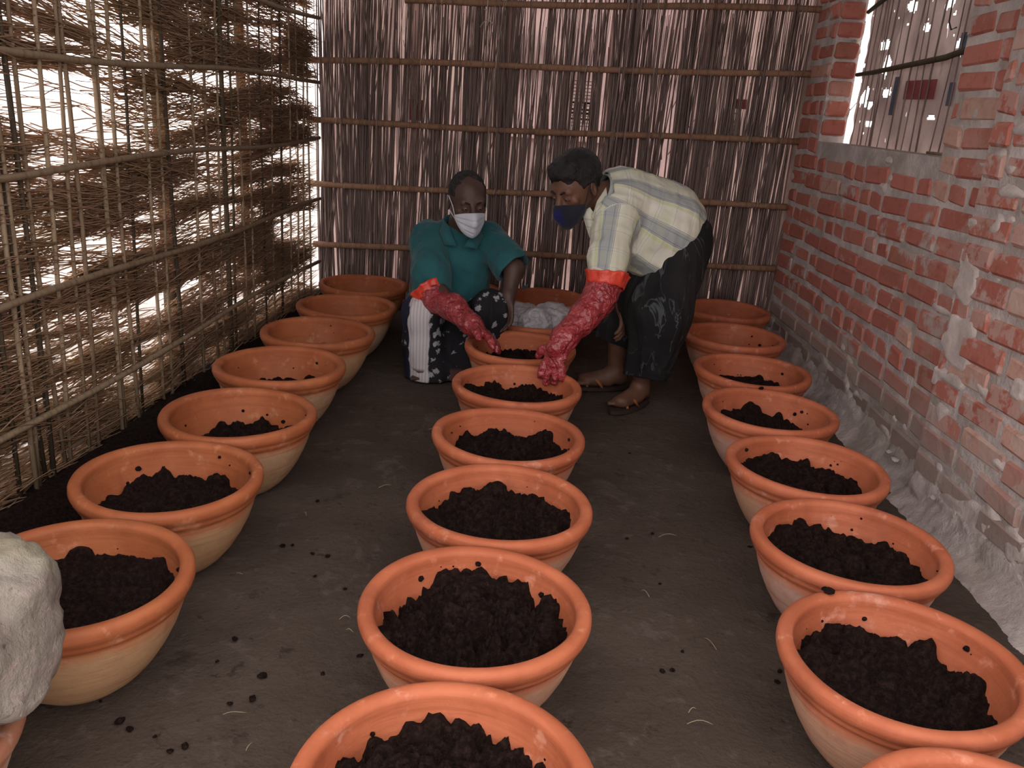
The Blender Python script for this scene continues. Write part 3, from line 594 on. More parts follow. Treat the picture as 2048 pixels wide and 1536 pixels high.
# dirty sack draped over the covered bowl
def m_sack():
    t = NT('dirty_sackcloth'); p = t.pos(); n = t.noise(p, 9, 5, .65); n2 = t.noise(t.scl(p, (1, 1, 3.0)), 26, 4)
    col = t.mix(t.ramp(n, .35, .68), (.20, .172, .14), (.32, .28, .24)); col = t.mix(t.math('MULTIPLY', t.ramp(n2, .52, .7), .5), col, (.38, .28, .26))
    col = t.mix(t.math('MULTIPLY', t.ramp(t.noise(t.scl(p, (1, 1, 1.6)), 17, 3), .62, .70), .8), col, (.06, .035, .03))
    col = t.mix(t.math('MULTIPLY', t.ramp(t.noise(p, 5, 3), .55, .7), .4), col, (.36, .33, .20))
    t.bump(t.noise(p, 45, 5, .7), .7, .012); return t.out(col, .85, .3)
na, nr = 120, 48; V = []; cx, cy = -1.035, .99
for j in range(nr):
    u = j / (nr - 1)
    for k in range(na):
        a = 2 * math.pi * k / na; rag = .030 * math.sin(3 * a + 1) + .018 * math.sin(7 * a) + .010 * math.sin(13 * a + 2); w_ = 0.0
        if u < .5: t_ = u / .5; rad = .265 * t_ ** .8; z = .520 - .08 * t_ ** 2.2
        elif u < .8: q = (u - .5) / .3; rad = .265 + .030 * math.sin(q * 2.4); z = .445 - q * (.115 + rag)
        else: q = (u - .8) / .2; rad = .285 - .095 * q ** .8; z = .33 - rag - (.07 - rag) * q; w_ = q
        P = np.array([[rad * math.cos(a), rad * math.sin(a), z * 1.3]]); n = float(fbm(P, 9, 2.0)[0]) - .45; n2 = 1 - abs(2 * float(vn(P, 24, 6.0)[0]) - 1) - .5
        f = min(1, u * 2) * (1 - w_); rad += (.055 * n + .016 * n2) * f; z += (.07 * n + .014 * n2) * (1 if u < .55 else .5) * (1 - w_)
        V.append((cx + rad * math.cos(a), cy + rad * math.sin(a), z))
i = np.arange(na * nr).reshape(nr, na); j = np.roll(i, -1, 1)
o = link('sackcloth', pymesh('sackcloth', V, np.stack([i[:-1], i[1:], j[1:], j[:-1]], -1).reshape(-1, 4), True), None, m_sack())
md = o.modifiers.new('thickness', 'SOLIDIFY'); md.thickness = .006; md.offset = 1
tag(o, 'crumpled dirty whitish sack lying on the bowl at the left edge', 'sack')
# clear plastic bags lying in the seventh bowl of the centre row
def m_bag():
    t = NT('thin_whitish_plastic'); p = t.pos(); n = t.noise(p, 30, 5, .7); t.bump(n, .8, .02)
    t.out(t.mix(t.ramp(n, .4, .65), (.52, .47, .50), (.72, .68, .70)), .28, .5); tr = t.n('BsdfTransparent'); mx = t.n('MixShader'); mx.inputs[0].default_value = .30
    t.t.links.new(t.b.outputs[0], mx.inputs[1]); t.t.links.new(tr.outputs[0], mx.inputs[2]); t.t.links.new(mx.outputs[0], t.t.nodes['Material Output'].inputs[0]); return t.m
mb = m_bag()
def bag(x, y, z, sx, sy, sz, seed, lab):
    bm = bmesh.new(); bmesh.ops.create_icosphere(bm, subdivisions=5, radius=1.0)
    for v in bm.verts:
        p = np.array(v.co); n = 1 - abs(2 * float(vn(p[None], 2.6, seed)[0]) - 1); n2 = 1 - abs(2 * float(vn(p[None], 6.5, seed + 3)[0]) - 1)
        f = .80 + .30 * n + .12 * n2; v.co = Vector((p[0] * f * sx, p[1] * f * sy, p[2] * f * sz))
    o = link('plastic_bag', bmmesh('plastic_bag', bm, True), None, mb, (x, y, z)); tag(o, lab, 'plastic bag', 'plastic bags in the bowl between the men')
bag(-.235, 3.93, .235, .115, .085, .075, 1, 'whitish plastic bag beside the bare hand of the squatting man'); bag(-.06, 3.95, .235, .11, .09, .078, 2, 'whitish plastic bag next to the long red glove of the bending man'); bag(-.145, 3.835, .240, .07, .05, .07, 3, 'small crumpled plastic bag in front between two larger ones')
# ------------------------------------------------------------------ figures: smooth distance fields turned into one continuous surface each
class SDF:
    def __init__(s, lo, hi, h):
        s.lo = np.array(lo, np.float32); s.h = h; s.n = np.ceil((np.array(hi) - lo) / h).astype(int) + 1
        s.f = np.full(s.n, .5, np.float32)
    def win(s, lo, hi):
        a = np.clip(np.floor((np.array(lo) - s.lo) / s.h).astype(int), 0, s.n); b = np.clip(np.ceil((np.array(hi) - s.lo) / s.h).astype(int) + 1, 0, s.n)
        if (b <= a).any(): return None, None
        sl = tuple(slice(int(p), int(q)) for p, q in zip(a, b))
        g = np.meshgrid(*[(np.arange(p, q, dtype=np.float32) * s.h + o) for p, q, o in zip(a, b, s.lo)], indexing='ij')
        return sl, np.stack(g, -1)
    def blend(s, sl, d, k, sub=False):
        a = s.f[sl]
        if sub:
            d = -d; h = np.clip(.5 - .5 * (a - d) / k, 0, 1); s.f[sl] = a * (1 - h) + d * h + k * h * (1 - h)
        else:
            h = np.clip(.5 + .5 * (d - a) / k, 0, 1); s.f[sl] = d * (1 - h) + a * h - k * h * (1 - h)
    def cap(s, a, b, ra, rb, k=.02, sub=False):
        a = np.array(a, np.float32); b = np.array(b, np.float32); m = max(ra, rb) + k + .03
        sl, P = s.win(np.minimum(a, b) - m, np.maximum(a, b) + m)
        if sl is None: return
        ab = b - a; t = np.clip(((P - a) @ ab) / (ab @ ab + 1e-12), 0, 1)
        d = np.linalg.norm(P - a - t[..., None] * ab, axis=-1) - (ra + t * (rb - ra)); s.blend(sl, d, k, sub)
    def chain(s, pts, k=.02):
        for p, q in zip(pts[:-1], pts[1:]): s.cap(p[:3], q[:3], p[3], q[3], k)
    def ell(s, c, r, R=None, k=.02, sub=False):
        c = np.array(c, np.float32); r = np.array(r, np.float32); m = r.max() + k + .03
        sl, P = s.win(c - m, c + m)
        if sl is None: return
        q = P - c
        if R is not None: q = q @ np.array(R, np.float32)      # R columns = local axes
        k0 = np.linalg.norm(q / r, axis=-1); k1 = np.linalg.norm(q / r ** 2, axis=-1) + 1e-6
        s.blend(sl, k0 * (k0 - 1) / k1, k, sub)
    def grid(s): return s.win(s.lo, s.lo + s.h * (s.n + 1))[1]
    def cut(s, p, n):
        """keep the side the normal points away from"""
        n = np.array(n, np.float32); n /= np.linalg.norm(n); s.f = np.maximum(s.f, (s.grid() - np.array(p, np.float32)) @ n)
    def cutlocal(s, p, n, rad):
        n = np.array(n, np.float32); n /= np.linalg.norm(n); P = s.grid(); q = P - np.array(p, np.float32)
        s.f = np.where(np.linalg.norm(q, axis=-1) < rad, np.maximum(s.f, q @ n), s.f)
    def shell(s, t): s.f = np.maximum(s.f, -(s.f + t))
    def disp(s, fn):
        m = np.abs(s.f) < .04; P = s.grid()[m]; s.f[m] += fn(P).astype(np.float32)
    def mesh(s, name):
        f = s.f.copy(); f[0] = f[-1] = .1; f[:, 0] = f[:, -1] = .1; f[:, :, 0] = f[:, :, -1] = .1
        n = f.shape; ins = f < 0; acc = np.zeros((n[0] - 1, n[1] - 1, n[2] - 1, 3), np.float32); cnt = np.zeros((n[0] - 1, n[1] - 1, n[2] - 1), np.int16)
        corners = [(i, j, k) for i in (0, 1) for j in (0, 1) for k in (0, 1)]
        cs = lambda c: tuple(slice(c[d], n[d] - 1 + c[d]) for d in range(3))
        for a in corners:
            for d in range(3):
                if a[d]: continue
                b = list(a); b[d] = 1; fa, fb = f[cs(a)], f[cs(tuple(b))]; x = (fa < 0) != (fb < 0)
                t = fa[x] / (fa[x] - fb[x]); e = np.tile(np.array(a, np.float32), (len(t), 1)); e[:, d] += t; acc[x] += e; cnt[x] += 1
        act = cnt > 0; idx = -np.ones(cnt.shape, np.int32); idx[act] = np.arange(act.sum())
        V = (np.argwhere(act) + acc[act] / cnt[act][:, None]) * s.h + s.lo
        Q = []
        for d in range(3):
            e1, e2 = [(1, 2), (2, 0), (0, 1)][d]; sa = [slice(1, n[q] - 1) for q in range(3)]; sb = [slice(1, n[q] - 1) for q in range(3)]
            sa[d] = slice(0, n[d] - 1); sb[d] = slice(1, n[d]); A = ins[tuple(sa)]; B = ins[tuple(sb)]
            w_ = np.argwhere(A != B); fl = A[A != B]; base = w_.copy(); 
            for q in range(3):
                if q != d: base[:, q] += 1
            def g(o1, o2):
                c = base.copy(); c[:, e1] -= o1; c[:, e2] -= o2; return idx[c[:, 0], c[:, 1], c[:, 2]]
            q4 = np.stack([g(1, 1), g(0, 1), g(0, 0), g(1, 0)], -1); q4[~fl] = q4[~fl][:, ::-1]; Q.append(q4)
        return pymesh(name, V, np.concatenate(Q), True)
def coords(me):
    a = np.empty(len(me.vertices) * 3, np.float32); me.vertices.foreach_get('co', a); return a.reshape(-1, 3)
def put_attr(me, name, arr):
    at = me.attributes.new(name, 'FLOAT_VECTOR', 'POINT'); at.data.foreach_set('vector', np.asarray(arr, np.float32).ravel())
def relax(me, it=2, lam=.5):
    e = np.empty(len(me.edges) * 2, np.int32); me.edges.foreach_get('vertices', e); e = e.reshape(-1, 2); V = coords(me).astype(np.float64)
    deg = np.bincount(e.ravel(), minlength=len(V))[:, None]
    for _ in range(it):
        acc = np.zeros_like(V)
        for c in range(3): acc[:, c] = np.bincount(e[:, 0], V[e[:, 1], c], len(V)) + np.bincount(e[:, 1], V[e[:, 0], c], len(V))
        V += lam * (acc / np.maximum(deg, 1) - V)
    me.vertices.foreach_set('co', V.astype(np.float32).ravel()); me.update(); return me
def frame(fwd, up=(0, 0, 1)):
    f = Vector(fwd).normalized(); r = f.cross(Vector(up)).normalized(); u = r.cross(f); return np.array([r, f, u]).T      # columns right, fwd, up
def limb_uv(V, segs):
    """arc around and distance along the nearest limb axis"""
    best = np.full(len(V), 9.0); out = np.zeros((len(V), 3), np.float32)
    for (a, b, ref, rad, w_) in segs:
        a = np.array(a); b = np.array(b); ab = b - a; L = np.linalg.norm(ab); ax = ab / L; t = (V - a) @ ax; q = V - a - np.clip(t, 0, L)[:, None] * ax
        d = np.linalg.norm(q, axis=1) / w_; e1 = np.array(ref) - ax * (np.array(ref) @ ax); e1 /= np.linalg.norm(e1); e2 = np.cross(ax, e1)
        ang = np.arctan2((V - a) @ e2, (V - a) @ e1); m = d < best; best[m] = d[m]; out[m, 0] = (ang * rad)[m]; out[m, 1] = t[m]; out[m, 2] = rad
    return out
# ---- cloth, skin, glove materials
def m_skin(name, c1, c2):
    t = NT(name); p = t.pos(); n = t.noise(p, 14, 4); t.bump(t.noise(p, 220, 2), .15, .002); return t.out(t.mix(t.ramp(n, .35, .7), c1, c2), .55, .4)
SKA = m_skin('dark_brown_skin', (.066, .034, .026), (.092, .049, .037)); SKB = m_skin('brown_skin', (.115, .052, .032), (.15, .07, .043))
HAIR = simple('black_hair', (.012, .010, .010), (.022, .018, .018), 30, .6, .35, .8, 260, .006); GREYHAIR = simple('greying_short_hair', (.018, .015, .015), (.045, .04, .04), 90, .8, .2, .8, 300, .004)
EYEW = simple('eye_white', (.15, .12, .11), (.19, .155, .14), rough=.3, bump=0); EYEB = simple('eye_iris', (.012, .008, .006), (.02, .012, .01), rough=.2, bump=0)
def m_cloth(name, c1, c2, bs=420):
    t = NT(name); p = t.pos(); n = t.noise(p, 6, 4); wv = t.noise(p, bs, 2); t.bump(t.math('ADD', t.math('MULTIPLY', wv, .3), t.noise(p, 18, 3)), .28, .008)
    t.b.inputs['Sheen Weight'].default_value = .15; return t.out(t.mix(t.ramp(n, .35, .7), c1, c2), .85, .2)
TEAL = m_cloth('teal_cotton', (.016, .085, .096), (.024, .115, .126)); TEALB = m_cloth('teal_button', (.03, .10, .11), (.04, .13, .14))
def m_plaid():
    t = NT('cream_plaid_cotton'); a = t.attr('cl').outputs['Vector']; sp = t.n('SeparateXYZ', Vector=a); u, v = sp.outputs[0], sp.outputs[1]; p = t.pos()
    base = t.mix(t.ramp(t.noise(p, 8, 3), .4, .65), (.60, .58, .47), (.68, .66, .57))
    fu = t.math('FRACT', t.math('ADD', t.math('MULTIPLY', u, 8.2), .18)); 
    def band(x, lo, hi, s=.02):
        return t.math('MULTIPLY', t.ramp(x, lo, lo + s), t.math('SUBTRACT', 1.0, t.ramp(x, hi - s, hi)))
    col = t.mix(t.math('MULTIPLY', band(fu, .08, .46), .82), base, (.30, .32, .33))
    col = t.mix(t.math('MULTIPLY', band(fu, .47, .58), .6), col, (.50, .54, .26))
    for lo in (.055, .17, .40, .445): col = t.mix(t.math('MULTIPLY', band(fu, lo, lo + .022, .008), .75), col, (.10, .13, .20))
    fv = t.math('FRACT', t.math('MULTIPLY', v, 7.0))
    for lo in (.12, .20, .62): col = t.mix(t.math('MULTIPLY', band(fv, lo, lo + .018, .007), .4), col, (.16, .19, .25))
    col = t.mix(t.math('MULTIPLY', band(fv, .25, .55), .16), col, (.45, .48, .30))
    t.bump(t.math('ADD', t.math('MULTIPLY', t.noise(p, 400, 2), .3), t.noise(p, 20, 3)), .25, .008); return t.out(col, .82, .2)
def m_lungi_b():
    t = NT('charcoal_lungi'); p = t.pos(); q = t.scl(p, (1.0, .8, .30)); n = t.noise(q, 9, 4, .55, 1.2)
    rid = t.math('ABSOLUTE', t.math('SUBTRACT', n, .5)); st = t.math('SUBTRACT', 1.0, t.ramp(rid, .002, .014)); brk = t.ramp(t.noise(p, 9, 3), .36, .52)
    col = t.mix(t.ramp(t.noise(p, 5, 3), .4, .65), (.011, .0105, .012), (.020, .017, .017)); col = t.mix(t.math('MULTIPLY', t.math('MULTIPLY', st, brk), .42), col, (.13, .145, .15))
    t.bump(t.noise(p, 300, 2), .2, .004); return t.out(col, .85, .2)
def m_lungi_a():
    t = NT('flowered_black_lungi'); p = t.pos(); v = t.n('TexVoronoi', _feature='F1', Vector=p, Scale=22.0, Randomness=1.0); n = t.noise(p, 48, 3, .6, 1.5)
    fl = t.math('SUBTRACT', 1.0, t.ramp(t.math('ADD', v.outputs['Distance'], t.math('MULTIPLY', n, .75)), .66, .72))
    col = t.mix(t.math('MULTIPLY', fl, .85), (.016, .015, .018), (.36, .35, .38))
    sp = t.n('SeparateXYZ', Vector=p); x = t.math('ADD', sp.outputs[0], t.math('MULTIPLY', t.math('SUBTRACT', t.noise(p, 6, 3), .5), .06))
    pan = t.math('MULTIPLY', t.ramp(x, -.678, -.672), t.math('SUBTRACT', 1.0, t.ramp(x, -.593, -.585)))
    lines = t.ramp(t.math('FRACT', t.math('MULTIPLY', sp.outputs[0], 70.0)), .35, .5); pc = t.mix(lines, (.44, .40, .42), (.56, .52, .53))
    col = t.mix(pan, col, pc)
    left = t.math('MULTIPLY', t.math('SUBTRACT', 1.0, t.ramp(x, -.685, -.678)), t.ramp(t.noise(p, 11, 2), .40, .46))
    col = t.mix(left, col, (.020, .022, .05))
    low = t.math('MULTIPLY', t.math('SUBTRACT', 1.0, t.ramp(sp.outputs[2], .05, .07)), t.ramp(t.noise(p, 13, 2), .48, .52)); col = t.mix(low, col, (.10, .045, .04))
    t.bump(t.noise(p, 300, 2), .2, .004); return t.out(col, .85, .2)
def m_glove():
    t = NT('red_plastic_glove'); p = t.pos(); n = t.noise(p, 30, 4, .6, .4); rd = lambda sc: t.math('SUBTRACT', 1.0, t.math('ABSOLUTE', t.math('MULTIPLY', t.math('SUBTRACT', t.noise(p, sc, 2, .5, .9), .5), 4.0))); t.bump(t.math('ADD', rd(26), t.math('MULTIPLY', rd(60), .5)), .8, .007)
    t.b.inputs['Coat Weight'].default_value = .6; t.b.inputs['Coat Roughness'].default_value = .16
    m = t.out(t.mix(t.ramp(n, .4, .65), (.33, .028, .036), (.43, .055, .062)), .28, .6); t.translucent((.6, .06, .06), .12); return m
GLOVE = m_glove(); CUFF = simple('bright_red_cuff', (.62, .045, .025), (.72, .075, .04), 20, .4, .5, .5, 60, .006)
MASKW = m_cloth('white_mask', (.52, .54, .60), (.60, .62, .68)); MASKD = m_cloth('dark_navy_mask', (.014, .014, .024), (.025, .023, .033)); NAVY = m_cloth('navy_mask_panel', (.010, .012, .075), (.014, .017, .10))
LOOP = simple('mask_loop', (.6, .6, .62), (.66, .66, .68), bump=0); SANDAL = simple('dark_rubber_sandal', (.035, .02, .017), (.05, .03, .025)); STRAP = simple('brown_sandal_strap', (.30, .105, .04), (.36, .14, .06), rough=.5)

def head(s, c, R, k=1.0, neck=None):
    c = np.array(c); L = lambda x, y, z: c + R @ (np.array([x, y, z]) * k)
    s.ell(L(0, -.012, .030), np.array([.074, .094, .088]) * k, R, .02); s.ell(L(0, .022, -.045), np.array([.060, .072, .078]) * k, R, .03)
    s.ell(L(0, .062, -.098), np.array([.030, .026, .022]) * k, R, .03)              # chin
    s.cap(L(-.036, .073, .022), L(.036, .073, .022), .016 * k, .016 * k, .02)       # brow
    s.cap(L(0, .088, .010), L(0, .112, -.030), .009 * k, .015 * k, .014)            # nose
    for e in (-1, 1):
        s.ell(L(e * .017, .097, -.034), np.array([.010] * 3) * k, R, .008); s.ell(L(e * .043, .066, -.018), np.array([.019, .012, .014]) * k, R, .02)
        s.ell(L(e * .030, .094, .000), np.array([.017, .013, .012]) * k, R, .008, True)
        s.ell(L(e * .030, .079, .000), np.array([.0165, .0125, .0125]) * k, R, .004); s.cap(L(e * .022, .0945, -.001), L(e * .038, .0925, -.001), .0052 * k, .0045 * k, .003, True)
        Re = R @ np.array(Matrix.Rotation(e * -.35, 3, 'Z')); s.ell(L(e * .078, -.012, -.008), np.array([.008, .019, .032]) * k, Re, .008); s.ell(L(e * .085, -.006, -.005), np.array([.005, .010, .018]) * k, Re, .004, True)
    if neck is not None: s.cap(L(0, -.025, -.06), neck, .050 * k, .056 * k, .03)
    return L
def eyes(parent, L, R, look, k=1.0):
    for e in (-1, 1):
        c = Vector(L(e * .030, .0800, -.001)); bm = bmesh.new(); bmesh.ops.create_uvsphere(bm, u_segments=14, v_segments=10, radius=.0108 * k); o = link('eyeball', bmmesh('eyeball', bm, True), parent, EYEW)
        o.location = c - Vector(parent.location); d = Vector(R @ np.array([look[0], 1, look[1]])).normalized()
        bm = bmesh.new(); bmesh.ops.create_uvsphere(bm, u_segments=12, v_segments=8, radius=.0058 * k); i = link('iris', bmmesh('iris', bm, True), o, EYEB); i.location = d * .0058 * k
def kid(name, me, parent, mat, label=None):
    o = link(name, me, parent, mat); o.location = -Vector(parent.location)
    if label: o['label'] = label
    return o
def mask(parent, L, mat, label, pleats=0, wrap=1.22, zt=-.010, zb=-.124):
    nu, nv = 33, 25; V = []
    for i in range(nu):
        u = -1 + 2 * i / (nu - 1); a = u * wrap
        for j in range(nv):
            v = j / (nv - 1); top = zt - .030 * abs(u) ** 1.5; bot = zb + .055 * abs(u) ** 1.6; z = top + (bot - top) * v
            rx = .069 + .004 * math.sin(math.pi * v); ry = .088 + .034 * math.exp(-((u) / .30) ** 2) * math.exp(-((v - .35) / .38) ** 2) + .010 * math.exp(-((v - .9) / .2) ** 2) * (1 - abs(u))
            if v > .8: ry -= .016 * (v - .8) / .2
            y = .010 + ry * math.cos(a) ** 1.0; x = rx * math.sin(a) * (1.0 - .12 * v)
            if pleats: y += .0075 * (((v * pleats) % 1.0) - .5) * (1 - u * u)
            V.append(L(x, y + .006, z))
    i = np.arange(nu * nv).reshape(nu, nv); me = pymesh('face_mask', V, np.stack([i[:-1, :-1], i[1:, :-1], i[1:, 1:], i[:-1, 1:]], -1).reshape(-1, 4), True)
    o = kid('face_mask', me, parent, mat, label); md = o.modifiers.new('thickness', 'SOLIDIFY'); md.thickness = .0025; md.offset = 1
    return o, V, nu, nv
def loops(maskobj, L, V, nu, nv, mat):
    for e, i in ((-1, 0), (1, nu - 1)):
        a = np.array(V[i * nv + 2]); b = np.array(V[i * nv + nv - 4])
        pts = [a, (a + L(e * .080, .004, .02)) / 2 + .002, L(e * .082, -.004, .024), L(e * .083, -.026, .020), L(e * .080, -.028, -.02), L(e * .078, -.012, -.036), (b + L(e * .076, -.005, -.036)) / 2, b]
        o = link('ear_loop', tubemesh('ear_loop', pts, .0018, 5), maskobj, mat)
def hand(s, wrist, d, pn, side, L=.18, curl=(.35, .5), spread=.12, r=.0085, k=.006, thumb=.75, thick=.014):
    """palm plus five fingers; d = pointing direction, pn = palm normal, side=+1 thumb on d x pn side"""
    w_ = np.array(wrist, float); d = np.array(d, float); d /= np.linalg.norm(d); pn = np.array(pn, float); pn -= d * (pn @ d); pn /= np.linalg.norm(pn); t = np.cross(d, pn) * side
    pl = L * .50; Rm = np.stack([t, d, -pn], -1); s.ell(w_ + d * pl * .52, (L * .235, pl * .62, thick), Rm, .012)
    s.cap(w_ - d * .02, w_ + d * pl * .3, .024 * L / .18, .022 * L / .18, .02)
    for i, (off, ln) in enumerate(((.175, .41), (.06, .46), (-.06, .43), (-.17, .33))):
        b = w_ + d * pl * (.92 - .05 * abs(i - 1)) + t * off * L; dd = d + t * (spread * (1.2 - i * .8)); dd /= np.linalg.norm(dd); p = b; ang = 0
        for j, fr in enumerate((.46, .30, .24)):
            ang += curl[0] if j == 0 else curl[1]; v = dd * math.cos(ang) + pn * math.sin(ang); q = p + v * L * ln * fr; s.cap(p, q, r * (1.05 - .1 * j), r * (.97 - .1 * j), k); p = q
    b = w_ + d * pl * .25 + t * L * .16; v1 = d * .62 + t * thumb + pn * .25; v1 /= np.linalg.norm(v1); q = b + v1 * L * .23; s.cap(b, q, r * 1.5, r * 1.15, .012)
    v2 = d * .85 + t * thumb * .4 + pn * .35; v2 /= np.linalg.norm(v2); s.cap(q, q + v2 * L * .19, r * 1.12, r * .85, k)
def crumple(amp, sc=1.0):
    def fn(P):
        a = vn(P, 30 * sc, 3.0); b = vn(P, 75 * sc, 7.0); return -amp * (1 - np.abs(2 * a - 1)) - amp * .5 * (1 - np.abs(2 * b - 1)) + amp * .7
    return fn
def folds(amp, d, sc=22, off=0.0):
    d = np.array(d, float); d /= np.linalg.norm(d)
    def fn(P):
        al = (P @ d)[:, None] * d; q = P - al * .82; a = vn(q, sc, off); b = vn(q, sc * 2.1, off + 3); return -amp * ((1 - np.abs(2 * a - 1)) - .5) - amp * .45 * ((1 - np.abs(2 * b - 1)) - .5)
    return fn

# ================================================================== squatting man in the teal shirt
def person_a():
    root = empty('person', (-.55, 3.78, 0)); tag(root, 'squatting man in teal shirt, white face mask and one red glove', 'person')
    hc = np.array((-.470, 3.735, .785)); R = frame((.36, -.90, -.22), (-.06, 0, 1)); kk = 1.03
    shR = (-.655, 3.83, .600, .056); shL = (-.385, 3.87, .605, .055)
    elR = (-.588, 3.640, .425, .041); wrR = (-.388, 3.440, .312, .027)
    elL = (-.252, 3.735, .510, .042); wrL = (-.262, 3.66, .385, .028)
    hipR = (-.62, 3.93, .20, .09); hipL = (-.45, 3.95, .20, .09); knR = (-.635, 3.625, .300, .058); knL = (-.335, 3.665, .335, .056); anR = (-.615, 3.70, .075, .036); anL = (-.37, 3.76, .075, .036)
    s = SDF((-.80, 3.28, -.01), (-.12, 4.08, .945), .0045)
    s.ell((-.53, 3.88, .50), (.135, .095, .15), None, .05); s.ell((-.535, 3.93, .26), (.14, .11, .13), None, .06); s.cap((-.62, 3.86, .61), (-.42, 3.88, .615), .055, .055, .04)
    s.cap((-.52, 3.86, .62), (-.495, 3.80, .70), .06, .052, .03)
    L = head(s, hc, R, kk, (-.505, 3.83, .655))
    s.chain([shR, elR, wrR], .03); s.chain([shL, elL, wrL], .03); s.chain([hipR, knR, anR], .03); s.chain([hipL, knL, anL], .03)
    hand(s, wrL[:3], (.10, -.16, -1), (-.75, -.62, .05), 1, .165, (.25, .38), .08, .0082)
    hand(s, (-.380, 3.434, .310), (.82, -.42, -.34), (.0, -.40, -.9), -1, .160, (.22, .22), .13, .0065, .006, .7, .010)
    for an, d in ((anR, (-.10, -1, 0)), (anL, (.15, -1, 0))):
        d = np.array(d) / np.linalg.norm(d); a = np.array(an[:3]); s.cap(a, a + np.array([0, .03, -.035]), .034, .03, .02); s.cap(a + np.array([0, 0, -.035]), a + d * .10 + np.array([0, 0, -.048]), .032, .022, .02)
        sd = np.cross(d, (0, 0, 1))
        for q in range(5): b = a + d * (.11 + .004 * (4 - q)) + sd * (.026 - .013 * q) * (1 if an is anR else -1) + np.array([0, 0, -.055]); s.cap(b - d * .02, b + d * (.026 - .003 * q), .010 - .0009 * q, .009 - .0009 * q, .006)
    kid('body', relax(s.mesh('body'), 1), root, SKA)
    # shirt
    s = SDF((-.86, 3.50, .15), (-.12, 4.12, .74), .0048)
    s.ell((-.535, 3.87, .50), (.165, .120, .165), None, .05); s.ell((-.545, 3.90, .33), (.175, .145, .17), None, .06); s.cap((-.64, 3.85, .592), (-.41, 3.88, .600), .070, .068, .05); s.ell((-.60, 3.92, .24), (.17, .13, .13), None, .06)
    s.cap((-.535, 3.86, .63), (-.505, 3.83, .675), .072, .066, .04)
    s.cap(shR[:3], (-.610, 3.675, .475), .077, .078, .03); s.cap((-.610, 3.675, .475), (-.588, 3.655, .335), .078, .080, .03)
    s.cap(shL[:3], (-.275, 3.755, .530), .073, .074, .03); s.cap((-.275, 3.755, .530), (-.238, 3.725, .495), .074, .076, .02)
    s.disp(folds(.011, (.1, -.2, 1), 15, 1.0)); s.disp(folds(.006, (.7, -.3, -.5), 24, 4.0))
    s.shell(.010)
    s.cutlocal((-.592, 3.655, .352), (.05, -.15, -1), .13); s.cutlocal((-.255, 3.738, .507), (.62, -.45, -.55), .105); s.cut((-.55, 3.78, .245), (0.15, -.35, -1))
    s.cutlocal((-.505, 3.815, .684), (-.04, -.35, .85), .21)
    s.cap((-.488, 3.72, .650), (-.478, 3.735, .575), .036, .004, .004, True)              # open neckline
    sh = kid('shirt', relax(s.mesh('shirt'), 1), root, TEAL, 'teal cotton shirt with short sleeves and open collar')
    # collar flaps, placket, pocket, buttons
    def flap(P, name, th=.006):
        bm = bmesh.new(); a = [bm.verts.new(p) for p in P]; f = bm.faces.new(a); bmesh.ops.subdivide_edges(bm, edges=bm.edges[:], cuts=2, use_grid_fill=True); o = kid(name, bmmesh(name, bm, True), root, TEAL); o.parent = sh
        o.location = (0, 0, 0); md = o.modifiers.new('thickness', 'SOLIDIFY'); md.thickness = th; md.offset = 0; return o
    flap([(-.580, 3.790, .690), (-.548, 3.752, .668), (-.505, 3.705, .592), (-.560, 3.722, .592), (-.592, 3.755, .640)], 'collar_flap'); flap([(-.432, 3.805, .692), (-.440, 3.765, .668), (-.474, 3.712, .592), (-.418, 3.728, .585), (-.402, 3.775, .635)], 'collar_flap')
    ring = [np.array((-.507, 3.822, .682)) + R @ np.array([.078 * math.cos(a), .070 * math.sin(a), .012 * math.sin(a)]) for a in np.linspace(-.15, math.pi + .15, 14)[::1]]
    ring = [np.array((-.507, 3.815, .678)) + np.array([.080 * math.cos(a), .068 * math.sin(a), .016 * math.sin(a)]) for a in np.linspace(-.35, math.pi + .35, 16)]
    V = []; 
    for p in ring: V += [p + np.array([0, 0, -.022]), p + np.array([0, 0, .018])]
    i = np.arange(len(V)).reshape(-1, 2); o = link('collar_band', pymesh('collar_band', V, np.stack([i[:-1, 0], i[1:, 0], i[1:, 1], i[:-1, 1]], -1), True), sh, TEAL); md = o.modifiers.new('t', 'SOLIDIFY'); md.thickness = .006
    # lungi
    s = SDF((-.86, 3.44, -.02), (-.16, 4.12, .46), .0048)
    for hp, kn, an in ((hipR, knR, anR), (hipL, knL, anL)):
        s.cap(hp[:3], kn[:3], .105, .074, .04); s.cap(kn[:3], (kn[0] * .6 + an[0] * .4, kn[1] * .62 + an[1] * .38, .15), .074, .080, .04); s.cap((kn[0] * .6 + an[0] * .4, kn[1] * .62 + an[1] * .38, .15), (an[0] + (.015 if an is anR else -.03), an[1] - .03, .02), .080, .105, .04)
    s.ell((-.53, 3.95, .20), (.18, .14, .15), None, .06); s.ell((-.49, 3.79, .12), (.14, .12, .13), None, .06); s.cap((-.56, 3.70, .03), (-.42, 3.73, .03), .09, .09, .05)
    s.disp(folds(.014, (-.1, -.1, 1), 17, 2.0)); s.cut((0, 0, .004), (0, 0, -1))
    kid('lungi', relax(s.mesh('lungi'), 1), root, m_lungi_a(), 'black lungi with white flowers and a pale striped panel')
    # hair (short, receding), ears free
    s = SDF(hc - .14, hc + .15, .004); s.ell(L(0, -.020, .034), np.array([.078, .092, .088]) * kk, R, .01); s.cut(L(0, .052, .050), R @ np.array([0, .80, .30])); s.cut(L(0, -.03, -.045), R @ np.array([0, .35, -1])); s.shell(.012)
    for e in (-1, 1): s.ell(L(e * .085, .002, -.012), np.array([.03, .030, .040]) * kk, R, .01, True)
